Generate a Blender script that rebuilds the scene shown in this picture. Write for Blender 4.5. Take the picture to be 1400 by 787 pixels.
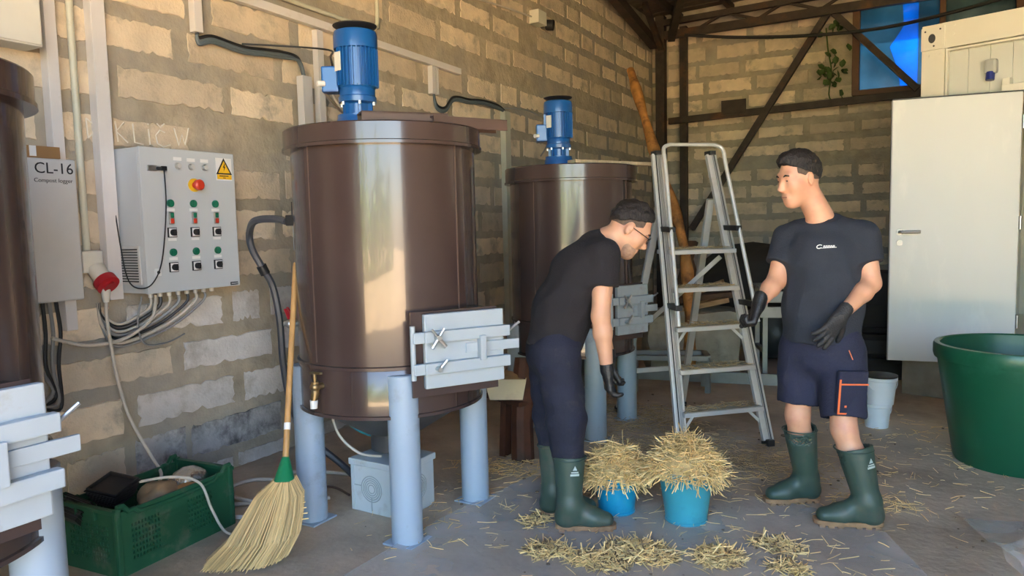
import bpy, bmesh, math, random
import numpy as np
from mathutils import Vector, Matrix, Euler
from math import sin, cos, pi, radians as rad
for _o in list(bpy.data.objects): bpy.data.objects.remove(_o, do_unlink=True)
scene = bpy.context.scene
COL = scene.collection
# ------------------------------------------------------------------ camera
cam_data = bpy.data.cameras.new('camera'); cam = bpy.data.objects.new('camera', cam_data); COL.objects.link(cam)
cam_data.sensor_fit = 'HORIZONTAL'; cam_data.sensor_width = 36.0; cam_data.lens = 36.0 * 1011 / 1400
_D = Vector((273, 11885, 1011)).normalized(); _Y = Vector((570, -98.5, 1011)); _Y = (_Y - _D * _Y.dot(_D)).normalized()
_U = -_D; _X = _Y.cross(_U)
if _X[0] < 0: _X = -_X
# rows: the world axes seen in the lens frame (right, down, forward)
right = Vector((_X[0], _Y[0], _U[0])); down = Vector((_X[1], _Y[1], _U[1])); fwd = Vector((_X[2], _Y[2], _U[2]))
m = Matrix.Identity(4)
for i in range(3):
    m[i][0] = right[i]; m[i][1] = -down[i]; m[i][2] = -fwd[i]
m[2][3] = 1.47
cam.matrix_world = m; cam_data.clip_start = 0.05; cam_data.clip_end = 300
scene.camera = cam
# ------------------------------------------------------------------ daylight
SUN_DIR = Vector((-0.62, -0.36, -0.70)).normalized()
world = bpy.data.worlds.new('sky'); scene.world = world; world.use_nodes = True
wn = world.node_tree; bg = wn.nodes['Background']
sky = wn.nodes.new('ShaderNodeTexSky'); sky.sky_type = 'NISHITA'; sky.sun_disc = False
sky.sun_elevation = rad(44); sky.sun_rotation = rad(60); sky.air_density = 1.0; sky.dust_density = 1.0; sky.ozone_density = 1.6
wn.links.new(sky.outputs[0], bg.inputs[0]); bg.inputs[1].default_value = 0.14
sl = bpy.data.lights.new('sun', 'SUN'); sl.energy = 10.0; sl.angle = rad(0.6); sl.color = (1.0, 0.915, 0.79)
sun = bpy.data.objects.new('sun', sl); COL.objects.link(sun)
sun.rotation_euler = SUN_DIR.to_track_quat('-Z', 'Y').to_euler(); sun.location = (6, 2, 12)
vs = scene.view_settings
scene.display_settings.display_device = 'sRGB'
vs.view_transform = 'Standard'; vs.look = 'None'; vs.gamma = 1.0; vs.use_curve_mapping = False; vs.exposure = 4.05
scene.cycles.max_bounces = 8; scene.cycles.diffuse_bounces = 5; scene.cycles.glossy_bounces = 4
scene.cycles.transparent_max_bounces = 8; scene.cycles.sample_clamp_indirect = 8.0
scene.cycles.caustics_reflective = False; scene.cycles.caustics_refractive = False
# ------------------------------------------------------------------ materials
MATS = {}
def lin(c):
    return tuple(((x / 255) / 12.92 if x / 255 <= .04045 else ((x / 255 + .055) / 1.055) ** 2.4) for x in c)
def mat(name, col, rough=0.6, metal=0.0, var=0.12, scale=6.0, bump=0.0, bscale=40.0, dirt=None, dirt_amt=0.0, dscale=3.0,
        coat=0.0, spec=0.5, rnd=0.0, trans=0.0, detail=4.0, stretch=None, rvar=0.0, sub=0.0, world_co=False, island=0.0):
    """Principled surface: base colour with noise variation, optional dirt colour patches, bump and per-object value shift."""
    if name in MATS: return MATS[name]
    M = bpy.data.materials.new(name); M.use_nodes = True; nt = M.node_tree; N = nt.nodes; L = nt.links
    p = N['Principled BSDF']; p.inputs['Roughness'].default_value = rough; p.inputs['Metallic'].default_value = metal
    p.inputs['Coat Weight'].default_value = coat; p.inputs['Specular IOR Level'].default_value = spec
    p.inputs['Transmission Weight'].default_value = trans
    if sub: p.inputs['Subsurface Weight'].default_value = sub; p.inputs['Subsurface Radius'].default_value = (.012, .005, .003)
    tc = N.new('ShaderNodeTexCoord'); vec = tc.outputs['Object']; ge = N.new('ShaderNodeNewGeometry')
    if world_co: vec = ge.outputs['Position']
    if stretch:
        mp = N.new('ShaderNodeMapping'); mp.inputs['Scale'].default_value = stretch; L.new(vec, mp.inputs[0]); vec = mp.outputs[0]
    n1 = N.new('ShaderNodeTexNoise'); n1.inputs['Scale'].default_value = scale; n1.inputs['Detail'].default_value = detail; L.new(vec, n1.inputs['Vector'])
    mr = N.new('ShaderNodeMapRange'); mr.inputs[1].default_value = .25; mr.inputs[2].default_value = .75
    mr.inputs[3].default_value = 1 - var; mr.inputs[4].default_value = 1 + var; L.new(n1.outputs[0], mr.inputs[0])
    val = mr.outputs[0]
    if island:
        m4 = N.new('ShaderNodeMapRange'); m4.inputs[3].default_value = 1 - island; m4.inputs[4].default_value = 1 + island; L.new(ge.outputs['Random Per Island'], m4.inputs[0]); m5 = N.new('ShaderNodeMath'); m5.operation = 'MULTIPLY'; L.new(val, m5.inputs[0]); L.new(m4.outputs[0], m5.inputs[1]); val = m5.outputs[0]
    if rnd:
        oi = N.new('ShaderNodeObjectInfo'); m2 = N.new('ShaderNodeMapRange'); m2.inputs[3].default_value = 1 - rnd; m2.inputs[4].default_value = 1 + rnd * .6
        L.new(oi.outputs['Random'], m2.inputs[0]); mm = N.new('ShaderNodeMath'); mm.operation = 'MULTIPLY'; L.new(val, mm.inputs[0]); L.new(m2.outputs[0], mm.inputs[1]); val = mm.outputs[0]
    vm = N.new('ShaderNodeVectorMath'); vm.operation = 'SCALE'; vm.inputs[0].default_value = col[:3]; L.new(val, vm.inputs['Scale'])
    colout = vm.outputs[0]
    if dirt:
        n2 = N.new('ShaderNodeTexNoise'); n2.inputs['Scale'].default_value = dscale; n2.inputs['Detail'].default_value = 7.0; n2.inputs['Roughness'].default_value = .65; L.new(vec, n2.inputs['Vector'])
        r2 = N.new('ShaderNodeMapRange'); r2.inputs[1].default_value = .62 - dirt_amt * .35; r2.inputs[2].default_value = .78 - dirt_amt * .25; L.new(n2.outputs[0], r2.inputs[0])
        mx = N.new('ShaderNodeMix'); mx.data_type = 'RGBA'; L.new(r2.outputs[0], mx.inputs[0]); L.new(colout, mx.inputs[6]); mx.inputs[7].default_value = (*dirt, 1)
        colout = mx.outputs[2]
    L.new(colout, p.inputs['Base Color'])
    if rvar:
        r3 = N.new('ShaderNodeMapRange'); r3.inputs[3].default_value = max(.02, rough - rvar); r3.inputs[4].default_value = min(1, rough + rvar); r3.inputs[1].default_value = .3; r3.inputs[2].default_value = .7
        L.new(n1.outputs[0], r3.inputs[0]); L.new(r3.outputs[0], p.inputs['Roughness'])
    if bump:
        n3 = N.new('ShaderNodeTexNoise'); n3.inputs['Scale'].default_value = bscale; n3.inputs['Detail'].default_value = 6.0; L.new(vec, n3.inputs['Vector'])
        b = N.new('ShaderNodeBump'); b.inputs['Strength'].default_value = min(1, bump); b.inputs['Distance'].default_value = .01; L.new(n3.outputs[0], b.inputs['Height']); L.new(b.outputs[0], p.inputs['Normal'])
    MATS[name] = M
    return M
# ------------------------------------------------------------------ objects
def new_empty(name, loc=(0, 0, 0), rz=0.0):
    o = bpy.data.objects.new(name, None); COL.objects.link(o); o.location = loc; o.rotation_euler = (0, 0, rz); o.empty_display_size = .05
    return o
def tag(o, label=None, cat=None, group=None, kind=None):
    if label: o['label'] = label
    if cat: o['category'] = cat
    if group: o['group'] = group
    if kind: o['kind'] = kind
    return o
def thing(name, label, cat, loc=(0, 0, 0), rz=0.0, group=None):
    return tag(new_empty(name, loc, rz), label, cat, group)
class MB:
    def __init__(s): s.v = []; s.f = []; s.sm = []
    def add(s, vs, fs, smooth=False):
        b = len(s.v); s.v += [tuple(map(float, v)) for v in vs]; s.f += [tuple(i + b for i in f) for f in fs]; s.sm += [smooth] * len(fs); return s
    def box(s, c, d, rz=0.0, M=None, bev=0.0):
        """Box centre c, full size d, bevelled by chamfering every edge when bev > 0."""
        hx, hy, hz = d[0] / 2, d[1] / 2, d[2] / 2
        R = M if M is not None else Matrix.Rotation(rz, 3, 'Z')
        if bev <= 0:
            P = [(-hx, -hy, -hz), (hx, -hy, -hz), (hx, hy, -hz), (-hx, hy, -hz), (-hx, -hy, hz), (hx, -hy, hz), (hx, hy, hz), (-hx, hy, hz)]
            F = [(3, 2, 1, 0), (4, 5, 6, 7), (0, 1, 5, 4), (1, 2, 6, 5), (2, 3, 7, 6), (3, 0, 4, 7)]
            s.add([R @ Vector(p) + Vector(c) for p in P], F)
        else:
            bm = bmesh.new(); bmesh.ops.create_cube(bm, size=1.0)
            for v in bm.verts: v.co = Vector((v.co.x * d[0], v.co.y * d[1], v.co.z * d[2]))
            bmesh.ops.bevel(bm, geom=list(bm.edges), offset=min(bev, min(d) * .45), segments=2, profile=.6, affect='EDGES')
            s.bm(bm, R, c)
        return s
    def bm(s, bm, R=None, c=(0, 0, 0), smooth=False):
        bm.verts.index_update(); R = R or Matrix.Identity(3)
        s.add([R @ v.co + Vector(c) for v in bm.verts], [[v.index for v in f.verts] for f in bm.faces], smooth); bm.free(); return s
    def bar(s, a, b, w, h, up=(0, 0, 1), bev=0.0):
        a = Vector(a); b = Vector(b); d = b - a; L = d.length; z = d / L; u = Vector(up)
        if abs(z.dot(u)) > .98: u = Vector((1, 0, 0))
        x = u.cross(z).normalized(); y = z.cross(x)
        R = Matrix((x, y, z)).transposed()
        return s.box((a + b) / 2, (w, h, L), M=R, bev=bev)
    def tube(s, pts, r, seg=8, cap=True, smooth=True, closed=False):
        pts = [Vector(p) for p in pts]; n = len(pts); rs = r if isinstance(r, (list, tuple)) else [r] * n
        T = []
        for i in range(n):
            a = pts[(i - 1) % n] if (closed or i > 0) else pts[i]; b = pts[(i + 1) % n] if (closed or i < n - 1) else pts[i]
            T.append((b - a).normalized())
        u = Vector((0, 0, 1)) if abs(T[0].z) < .9 else Vector((1, 0, 0))
        x = u.cross(T[0]).normalized(); V = []; F = []
        for i in range(n):
            x = (x - T[i] * x.dot(T[i]))
            x = x.normalized() if x.length > 1e-6 else T[i].orthogonal().normalized()
            y = T[i].cross(x)
            for k in range(seg):
                t = 2 * pi * k / seg; V.append(pts[i] + (x * cos(t) + y * sin(t)) * rs[i])
        for i in range(n if closed else n - 1):
            j = (i + 1) % n
            for k in range(seg):
                l = (k + 1) % seg; F.append((i * seg + k, i * seg + l, j * seg + l, j * seg + k))
        s.add(V, F, smooth)
        if cap and not closed:
            b = len(s.v) - len(V); s.f.append(tuple(b + k for k in reversed(range(seg)))); s.f.append(tuple(b + (n - 1) * seg + k for k in range(seg))); s.sm += [False, False]
        return s
    def cyl(s, a, b, r, seg=24, r2=None, smooth=True): return s.tube([a, b], [r, r if r2 is None else r2], seg, True, smooth)
    def lathe(s, prof, c=(0, 0, 0), seg=48, R=None, smooth=True, a0=0.0, a1=2 * pi):
        full = abs(a1 - a0 - 2 * pi) < 1e-6; V = []; F = []; n = len(prof); k = seg if full else seg + 1
        R = R or Matrix.Identity(3)
        for j in range(k):
            t = a0 + (a1 - a0) * j / seg
            for (r, z) in prof: V.append(R @ Vector((r * cos(t), r * sin(t), z)) + Vector(c))
        for j in range(seg):
            q = (j + 1) % k
            for i in range(n - 1): F.append((j * n + i, q * n + i, q * n + i + 1, j * n + i + 1))
        return s.add(V, F, smooth)
    def prism(s, poly, z0, z1, R=None, c=(0, 0, 0)):
        n = len(poly); R = R or Matrix.Identity(3)
        V = [R @ Vector((x, y, z0)) + Vector(c) for x, y in poly] + [R @ Vector((x, y, z1)) + Vector(c) for x, y in poly]
        F = [tuple(reversed(range(n))), tuple(range(n, 2 * n))] + [(i, (i + 1) % n, n + (i + 1) % n, n + i) for i in range(n)]
        return s.add(V, F)
    def ball(s, c, r, seg=16, rings=10, R=None):
        bm = bmesh.new(); bmesh.ops.create_uvsphere(bm, u_segments=seg, v_segments=rings, radius=1.0)
        rr = r if isinstance(r, (tuple, list)) else (r, r, r)
        for v in bm.verts: v.co = Vector((v.co.x * rr[0], v.co.y * rr[1], v.co.z * rr[2]))
        return s.bm(bm, R, c, True)
    def build(s, name, material, parent=None, label=None, cat=None, group=None, kind=None, local=False, base=True):
        """Link as one mesh. World-space vertices unless local; a child is moved into its parent's frame."""
        V = s.v; me = bpy.data.meshes.new(name)
        o = bpy.data.objects.new(name, me); COL.objects.link(o)
        if parent is not None:
            o.parent = parent
            if not local:
                q = parent; W = Matrix.Identity(4)
                while q is not None: W = Matrix.LocRotScale(q.location, q.rotation_euler, None) @ W; q = q.parent
                Wi = W.inverted(); V = [Wi @ Vector(v) for v in V]
        elif not local and base:
            A = np.array(V); c = Vector(((A[:, 0].min() + A[:, 0].max()) / 2, (A[:, 1].min() + A[:, 1].max()) / 2, A[:, 2].min()))
            V = [Vector(v) - c for v in V]; o.location = c
        me.from_pydata([tuple(v) for v in V], [], s.f)
        me.polygons.foreach_set('use_smooth', s.sm); me.update()
        bm = bmesh.new(); bm.from_mesh(me); bmesh.ops.recalc_face_normals(bm, faces=list(bm.faces)); bm.to_mesh(me); bm.free()
        if any(s.sm):
            try: me.set_sharp_from_angle(angle=rad(38))
            except Exception: pass
        me.materials.append(material)
        return tag(o, label, cat, group, kind)
def copy_tree(o, parent=None):
    c = o.copy(); COL.objects.link(c); c.parent = parent
    for ch in list(o.children): copy_tree(ch, c)
    return c
def smooth_path(P, n=8, closed=False):
    """Catmull-Rom through the points."""
    P = [Vector(p) for p in P]; out = []; m_ = len(P)
    for i in range(m_ - 1 if not closed else m_):
        p0 = P[(i - 1) % m_] if (closed or i > 0) else P[i]; p1 = P[i % m_]; p2 = P[(i + 1) % m_]; p3 = P[(i + 2) % m_] if (closed or i + 2 < m_) else P[(i + 1) % m_]
        for k in range(n):
            t = k / n; out.append(.5 * ((2 * p1) + (p2 - p0) * t + (2 * p0 - 5 * p1 + 4 * p2 - p3) * t * t + (3 * p1 - p0 - 3 * p2 + p3) * t ** 3))
    if not closed: out.append(P[-1])
    return out
def text_mesh(mb, txt, size, R, c, depth=0.0012, shear=0.0, spacing=1.0):
    """Flat lettering as thin raised geometry; R's columns are the text's right, up and normal."""
    cu = bpy.data.curves.new('t', 'FONT'); cu.body = txt; cu.size = size; cu.extrude = depth / 2; cu.align_x = 'CENTER'; cu.align_y = 'CENTER'; cu.shear = shear; cu.space_character = spacing; cu.resolution_u = 3
    to = bpy.data.objects.new('t', cu); COL.objects.link(to)
    me = to.to_mesh(); V = [R @ v.co + Vector(c) for v in me.vertices]; F = [tuple(p.vertices) for p in me.polygons]
    to.to_mesh_clear(); mb.add(V, F); bpy.data.objects.remove(to); bpy.data.curves.remove(cu)
    return mb
def frame_cols(x, y, z): return Matrix((x, y, z)).transposed()
rng = random.Random(7)
# ================================================================== materials used by the place
M_mortar = mat('mortar', (.43, .365, .27), .95, var=.25, scale=6, bump=1.0, bscale=26, dirt=(.33, .31, .28), dirt_amt=.5, dscale=.9)
M_block = mat('slag_block', (.74, .615, .46), .92, world_co=True, var=.14, scale=7, bump=.55, bscale=60, dirt=(.38, .335, .26), dirt_amt=.25, dscale=4.5, rnd=.22)
M_white_block = mat('whitewashed_block', (.70, .655, .615), .92, world_co=True, var=.12, scale=8, bump=.55, bscale=60, dirt=(.42, .37, .31), dirt_amt=.35, dscale=5, rnd=.12)
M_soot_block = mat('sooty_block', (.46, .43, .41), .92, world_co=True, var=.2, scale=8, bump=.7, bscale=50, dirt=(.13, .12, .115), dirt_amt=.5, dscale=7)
M_concrete = mat('floor_concrete', (.53, .43, .325), .75, var=.28, scale=1.6, bump=.5, bscale=25, dirt=(.30, .23, .165), dirt_amt=.5, dscale=1.0, detail=8, rvar=.15)
M_steel_dark = mat('dark_rusty_steel', (.045, .032, .025), .6, metal=.3, var=.4, scale=8, bump=.3, dirt=(.12, .055, .025), dirt_amt=.25)
M_roof = mat('roof_boards', (.10, .075, .055), .9, var=.4, scale=5, bump=.4, stretch=(1, 6, 1), rnd=.25)
M_white_pl = mat('white_plastic', (.72, .70, .66), .45, var=.04)
M_wood_frame = mat('brown_window_wood', (.13, .06, .03), .6, var=.2)
M_wallplain = mat('rendered_wall', (.5, .43, .34), .9, var=.15)
M_earth = mat('dry_earth', (.66, .46, .26), .95, var=.2, scale=.6, bump=.4)
M_leaf = mat('leaf_green', (.16, .26, .045), .55, var=.4, scale=3)
BX, BY = -3.75, 11.2           # faces of the left and the back wall
# ------------------------------------------------------------------ floor, ground
mb = MB(); mb.box((1.1, 5.1, -.06), (10.2, 12.6, .12)); mb.build('floor', M_concrete, kind='structure', base=False)
mb = MB(); mb.box((1, -22, -.09), (70, 41.6, .1)); mb.box((1, 33, -.09), (70, 43, .1)); mb.build('ground', M_earth, kind='structure', base=False)
# ------------------------------------------------------------------ block walls: mortar bed + proud blocks
def block_meshes(n, seed):
    r = random.Random(seed); out = []
    for k in range(n):
        # unit block: x -.5..+.5, y -.5..+.5, front +z; smeared, ragged outline
        pts = []; nx, ny = 19, 7
        def rag(i): return r.uniform(-.012, .012) + (r.random() < .22) * r.uniform(.0, .05)
        dr = [r.uniform(-.03, .05) for _ in range(4)]
        for i in range(nx): t = i / nx; pts.append((-.5 + t, -.5 + abs(rag(i)) * 3.0 + .06 * abs(sin(3.1 * t + dr[0] * 40)) * (r.random() * .8)))
        for i in range(ny): t = i / ny; pts.append((.5 - abs(rag(i)) * .8 - max(0, dr[1]) * .4 * t, -.5 + t))
        for i in range(nx): t = i / nx; pts.append((.5 - t, .5 - abs(rag(i)) * 2.2 - .04 * abs(sin(2.3 * t + dr[2] * 40)) * r.random()))
        for i in range(ny): t = i / ny; pts.append((-.5 + abs(rag(i)) * .8, .5 - t))
        m_ = len(pts); V = []; F = []
        for (x, y) in pts: V.append((x, y, 0.0))
        for (x, y) in pts: V.append((x * .988, y * .955, 1.0))
        for i in range(m_): F.append((i, (i + 1) % m_, m_ + (i + 1) % m_, m_ + i))
        F.append(tuple(range(m_, 2 * m_)))
        me = bpy.data.meshes.new('block'); me.from_pydata(V, [], F); me.update(); me.materials.append(M_block); out.append(me)
    return out
BLOCKS = block_meshes(18, 3)
wl = MB(); wl.box((BX - .15, 5.1, 2.25), (.30, 12.8, 4.7)); wall_left = wl.build('wall_left', M_mortar, kind='structure', base=False)
wb = MB(); XW = [-.93, .95]; ZW = [3.10, 4.30]
wb.box((BX / 2 + (-.93) / 2, BY + .15, 2.6), (-.93 - BX, .30, 5.4)); wb.box((3.6, BY + .15, 3.2), (5.3, .30, 6.6))
wb.box((.01, BY + .15, 1.5), (1.88, .30, 3.2)); wb.box((.01, BY + .15, 5.15), (1.88, .30, 1.7))
wall_back = wb.build('wall_back', M_mortar, kind='structure', base=False)
def lay(parent, rows, lo, hi, place, bad=None, seed=1, special=None):
    r = random.Random(seed)
    for (zt, h, known) in rows:
        spans = list(known); 
        x = (spans[-1][1] if spans else lo + r.uniform(-.4, .1))
        start = x
        if spans:                                    # fill towards the near end
            e = spans[0][0] - .07
            while e > lo - .2: L = r.choice([.64, .66, .62, .40, .52]); spans.insert(0, (e - L, e)); e -= L + r.uniform(.06, .09)
            x = spans[-1][1] + r.uniform(.06, .09)
        while x < hi:
            L = r.choice([.65, .66, .64, .60, .64, .45, .52, .32]); spans.append((x, min(x + L, hi - .02))); x += L + r.uniform(.06, .10)
        for (a, b) in spans:
            if b - a < .08 or b < lo or a > hi: continue
            if bad and bad((a + b) / 2, zt - h / 2): continue
            hh = h * r.uniform(.93, 1.12); o = bpy.data.objects.new('block', r.choice(BLOCKS)); COL.objects.link(o); o.parent = parent
            mm = special((a + b) / 2, zt) if special else None
            if mm: o.material_slots[0].link = 'OBJECT'; o.material_slots[0].material = mm
            place(o, (a + b) / 2, zt - h / 2 + r.uniform(-.008, .008), b - a, hh, .004 + r.random() * .007, r.uniform(-.008, .008))
def place_left(o, y, z, L, h, d, rot):
    o.matrix_local = Matrix.Translation((BX - .001, y, z)) @ Matrix(((0, 0, 1, 0), (1, 0, 0, 0), (0, 1, 0, 0), (0, 0, 0, 1))) @ Matrix.Rotation(rot, 4, 'Z') @ Matrix.Diagonal((L, h, d, 1))
def place_back(o, x, z, L, h, d, rot):
    o.matrix_local = Matrix.Translation((x, BY + .001, z)) @ Matrix(((1, 0, 0, 0), (0, 0, -1, 0), (0, 1, 0, 0), (0, 0, 0, 1))) @ Matrix.Rotation(rot, 4, 'Z') @ Matrix.Diagonal((L, h, d, 1))
rowsL = [(.085, .085, [(2.40, 2.74), (2.80, 3.06), (3.10, 3.52)]), (.335, .20, [(2.05, 2.36), (2.42, 2.74), (2.77, 3.47)]), (.59, .185, [(1.7, 2.37), (2.45, 3.10), (3.175, 3.60)]),
         (.845, .175, [(2.03, 2.68), (2.755, 3.42), (3.48, 3.9)]), (1.10, .185, [(1.75, 2.33), (2.42, 3.045), (3.12, 3.33), (3.42, 3.62)]), (1.35, .175, [(3.02, 3.62), (3.68, 3.9)]),
         (1.60, .18, [(2.9, 3.5), (3.56, 4.0)]), (1.855, .18, [(3.12, 3.55), (3.6, 4.05)]), (2.09, .16, [(2.10, 2.34), (2.41, 2.87)]), (2.355, .18, [(2.46, 3.135), (3.19, 3.70)]),
         (2.61, .17, [(2.13, 2.35), (2.41, 2.805), (2.90, 3.55), (3.62, 4.1)]), (2.87, .185, [(2.2, 2.90), (3.08, 3.705)]), (3.25, .165, [(5.48, 6.135), (6.245, 6.715)]),
         (3.515, .165, [(5.10, 5.72), (5.805, 6.315), (6.395, 6.905), (7.33, 7.97)]), (3.77, .17, []), (4.03, .17, []), (4.29, .17, [])]
lay(wall_left, rowsL, .55, 11.15, place_left, bad=lambda y, z: (2.88 < y < 3.85 and 1.9 < z < 2.12), seed=5,
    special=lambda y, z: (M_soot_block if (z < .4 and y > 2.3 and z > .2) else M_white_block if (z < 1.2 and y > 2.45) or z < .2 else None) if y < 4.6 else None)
rowsB = [(.25 + .243 * i, .165, []) for i in range(9)] + [(2.54, .16, [(-2.38, -1.74), (-1.67, -1.03)]), (2.78, .14, [(-2.17, -1.56), (-1.48, -.9)]), (3.02, .15, []), (3.26, .16, []), (3.53, .20, [(-2.89, -2.27), (-2.2, -1.5)]), (3.76, .18, [(-3.5, -3.08), (-3.03, -2.44)]), (4.02, .2, [(-3.5, -2.93), (-2.77, -2.17)]), (4.27, .17, [])]
lay(wall_back, rowsB, -3.72, 1.6, place_back, bad=lambda x, z: x > -1.2 and 3.05 < z < 4.35, seed=11)
# right wall, front wall with the wide gateway the light comes through
mb = MB(); mb.box((6.2, 5.1, 3.3), (.3, 12.8, 6.8)); mb.build('wall_right', M_wallplain, kind='structure', base=False)
mb = MB(); mb.box((-2.85, -1.15, 2.4), (2.4, .3, 5.0)); mb.box((5.3, -1.15, 3.2), (1.6, .3, 6.6)); mb.box((1.4, -1.15, 5.05), (6.2, .3, 2.5)); mb.build('wall_front', M_wallplain, kind='structure', base=False)
# ------------------------------------------------------------------ roof: boards over rafters, one slope rising to the right
def zr(x): return 4.40 + .03 * (x + 3.75)
roof = new_empty('ceiling', (0, 0, 0)); tag(roof, kind='structure')
sl_ = math.atan(.03); RR = Matrix.Rotation(-sl_, 3, 'Y')
mb = MB(); mb.box((1.2, 5.1, zr(1.2) + .20), (10.5, 13.2, .06), M=RR); mb.build('roof_sheet', M_roof, roof)
bd = None
for i in range(34):
    y = 4.2 + i * .205
    mb = MB(); mb.box((0, 0, 0), (7.0, .185, .022), M=RR)
    if bd is None:
        bd = mb.build('board', M_roof, roof, local=True); o = bd
    else:
        o = bd.copy(); COL.objects.link(o); o.parent = roof
    o.location = (-.35, y, zr(-.35) + .145 + rng.uniform(-.008, .008))
for i, x in enumerate([-3.3, -2.55, -1.8, -1.05, -.3, .45, 1.2, 1.95, 2.7]):
    mb = MB(); mb.box((x, 6.1, zr(x) + .09), (.07, 10.6, .09), M=RR); mb.build('purlin', M_steel_dark, roof)
for y in (4.4, 7.4):
    mb = MB(); mb.bar((BX + .05, y, zr(BX) - .02), (5.9, y, zr(5.9) - .02), .10, .14); mb.build('rafter', M_steel_dark, roof)
# ------------------------------------------------------------------ steel truss frame standing before the back wall
tr = thing('roof_truss', 'dark rusty steel truss with column and diagonals before back block wall', 'truss', (-3.5, 10.75, 0))
def tb(name, a, b, w=.09, h=.09): mb = MB(); mb.bar(a, b, w, h); return mb.build(name, M_steel_dark, tr)
tb('column', (-3.47, 10.75, 0), (-3.47, 10.75, 4.44), .13, .13); tb('column', (-3.19, 10.95, 0), (-3.19, 10.95, 4.30), .10, .10)
tb('bottom_chord', (-3.6, 10.75, 4.16), (3.4, 10.75, 4.20), .09, .11)
tb('top_chord', (-3.6, 10.72, 4.33), (3.4, 10.72, 4.46), .08, .08)
tb('tie_beam', (-3.4, 10.9, 2.95), (.2, 10.9, 3.03), .08, .09)
tb('diagonal', (-3.05, 10.85, 1.35), (-1.22, 10.85, 4.18), .085, .085); tb('diagonal', (-1.16, 10.8, 4.16), (-.16, 10.8, 3.06), .08, .08)
tb('knee_brace', (-3.52, 10.6, 4.02), (-3.52, 8.5, 4.40), .12, .12); tb('knee_brace', (-3.3, 10.7, 4.1), (-2.7, 9.3, 4.42), .10, .10); tb('strut', (-3.42, 10.6, 3.95), (-3.42, 9.9, 4.42), .07, .07)
for i in range(5):
    x = -2.9 + i * .8; tb('lattice_rod', (x, 10.74, 4.2), (x + .35, 10.73, 4.34 + .018 * (x + 3.6)), .035, .035); tb('lattice_rod', (x + .35, 10.73, 4.34 + .018 * (x + 3.6)), (x + .8, 10.74, 4.2), .035, .035)
mb = MB(); mb.box((-2.44, 10.82, 3.06), (.34, .02, .20)); mb.build('gusset_plate', M_steel_dark, tr)
# ------------------------------------------------------------------ window in the back wall
win = new_empty('window_1', (0, BY, 3.1)); tag(win, kind='structure')
def wf(name, c, d): mb = MB(); mb.box(c, d, bev=.006); return mb.build(name, M_wood_frame, win)
wf('frame_side', (-.90, BY - .02, 3.70), (.09, .14, 1.2)); wf('frame_side', (.92, BY - .02, 3.70), (.09, .14, 1.2)); wf('frame_head', (.01, BY - .02, 4.27), (1.90, .14, .08)); wf('frame_sill', (.01, BY - .02, 3.13), (1.90, .16, .07)); wf('mullion', (.10, BY - .02, 3.70), (.07, .13, 1.1))
def pane_mat(name, col, glow):
    M = bpy.data.materials.new(name); M.use_nodes = True; nt = M.node_tree; N = nt.nodes; L = nt.links; N.remove(N['Principled BSDF']); out = N['Material Output']
    t = N.new('ShaderNodeBsdfTranslucent'); t.inputs[0].default_value = (*col, 1); g = N.new('ShaderNodeBsdfGlossy'); g.inputs['Roughness'].default_value = .12; g.inputs[0].default_value = (.8, .85, .9, 1)
    n = N.new('ShaderNodeTexNoise'); n.inputs['Scale'].default_value = 1.6; n.inputs['Detail'].default_value = 5
    tcn = N.new('ShaderNodeTexCoord'); L.new(tcn.outputs['Object'], n.inputs['Vector'])
    rmp = N.new('ShaderNodeValToRGB'); rmp.color_ramp.elements[0].color = (*[c * .55 for c in col], 1); rmp.color_ramp.elements[1].color = (*col, 1); rmp.color_ramp.elements[0].position = .35; rmp.color_ramp.elements[1].position = .65
    L.new(n.outputs[0], rmp.inputs[0]); L.new(rmp.outputs[0], t.inputs[0])
    mx = N.new('ShaderNodeMixShader'); mx.inputs[0].default_value = .12; L.new(t.outputs[0], mx.inputs[1]); L.new(g.outputs[0], mx.inputs[2]); L.new(mx.outputs[0], out.inputs[0]); return M
PM1 = pane_mat('blue_filmed_glass', (.045, .105, .155), 0); PM2 = pane_mat('vivid_blue_film', (.008, .15, .42), 0); PM3 = pane_mat('dusty_teal_glass', (.07, .095, .09), 0)
RWN = frame_cols(Vector((1, 0, 0)), Vector((0, 0, 1)), Vector((0, -1, 0)))
def wpane(poly, m_): mb = MB(); mb.prism(poly, -.004, .004, R=RWN, c=(0, BY + .02, 3.70)); return mb.build('pane', m_, win)
wpane([(-.92, -.58), (-.36, -.58), (-.40, -.30), (-.50, .0), (-.34, .25), (-.36, .58), (-.92, .58)], PM1); wpane([(-.36, -.58), (-.17, -.58), (-.17, .58), (-.36, .58), (-.34, .25), (-.50, .0), (-.40, -.30)], PM2); wpane([(-.17, -.58), (.11, -.58), (.11, .58), (-.17, .58)], PM1); wpane([(.09, -.58), (.93, -.58), (.93, .58), (.09, .58)], PM3)
# ------------------------------------------------------------------ foliage out in the yard (shows as the green streak in the tanks)
def hedge():
    r = random.Random(9); mb = MB()
    for i in range(2600):
        x = r.uniform(-14, 16); h = 3.1 + .9 * sin(x * .9) + .6 * sin(x * 2.3 + 1); z = r.uniform(0, h); y = -15.5 + r.uniform(-1.3, 1.3); s = r.uniform(.25, .5)
        a = Vector((r.gauss(0, 1), r.gauss(0, 1), r.gauss(0, 1))).normalized(); b = a.orthogonal().normalized(); c = a.cross(b); p = Vector((x, y, z))
        mb.add([p - b * s, p - c * s * .4, p + b * s, p + c * s * .4], [(0, 1, 2, 3)])
    return mb
hedge().build('hedge', M_leaf, label='green hedge across the yard outside the gateway', cat='hedge', kind='stuff')
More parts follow.
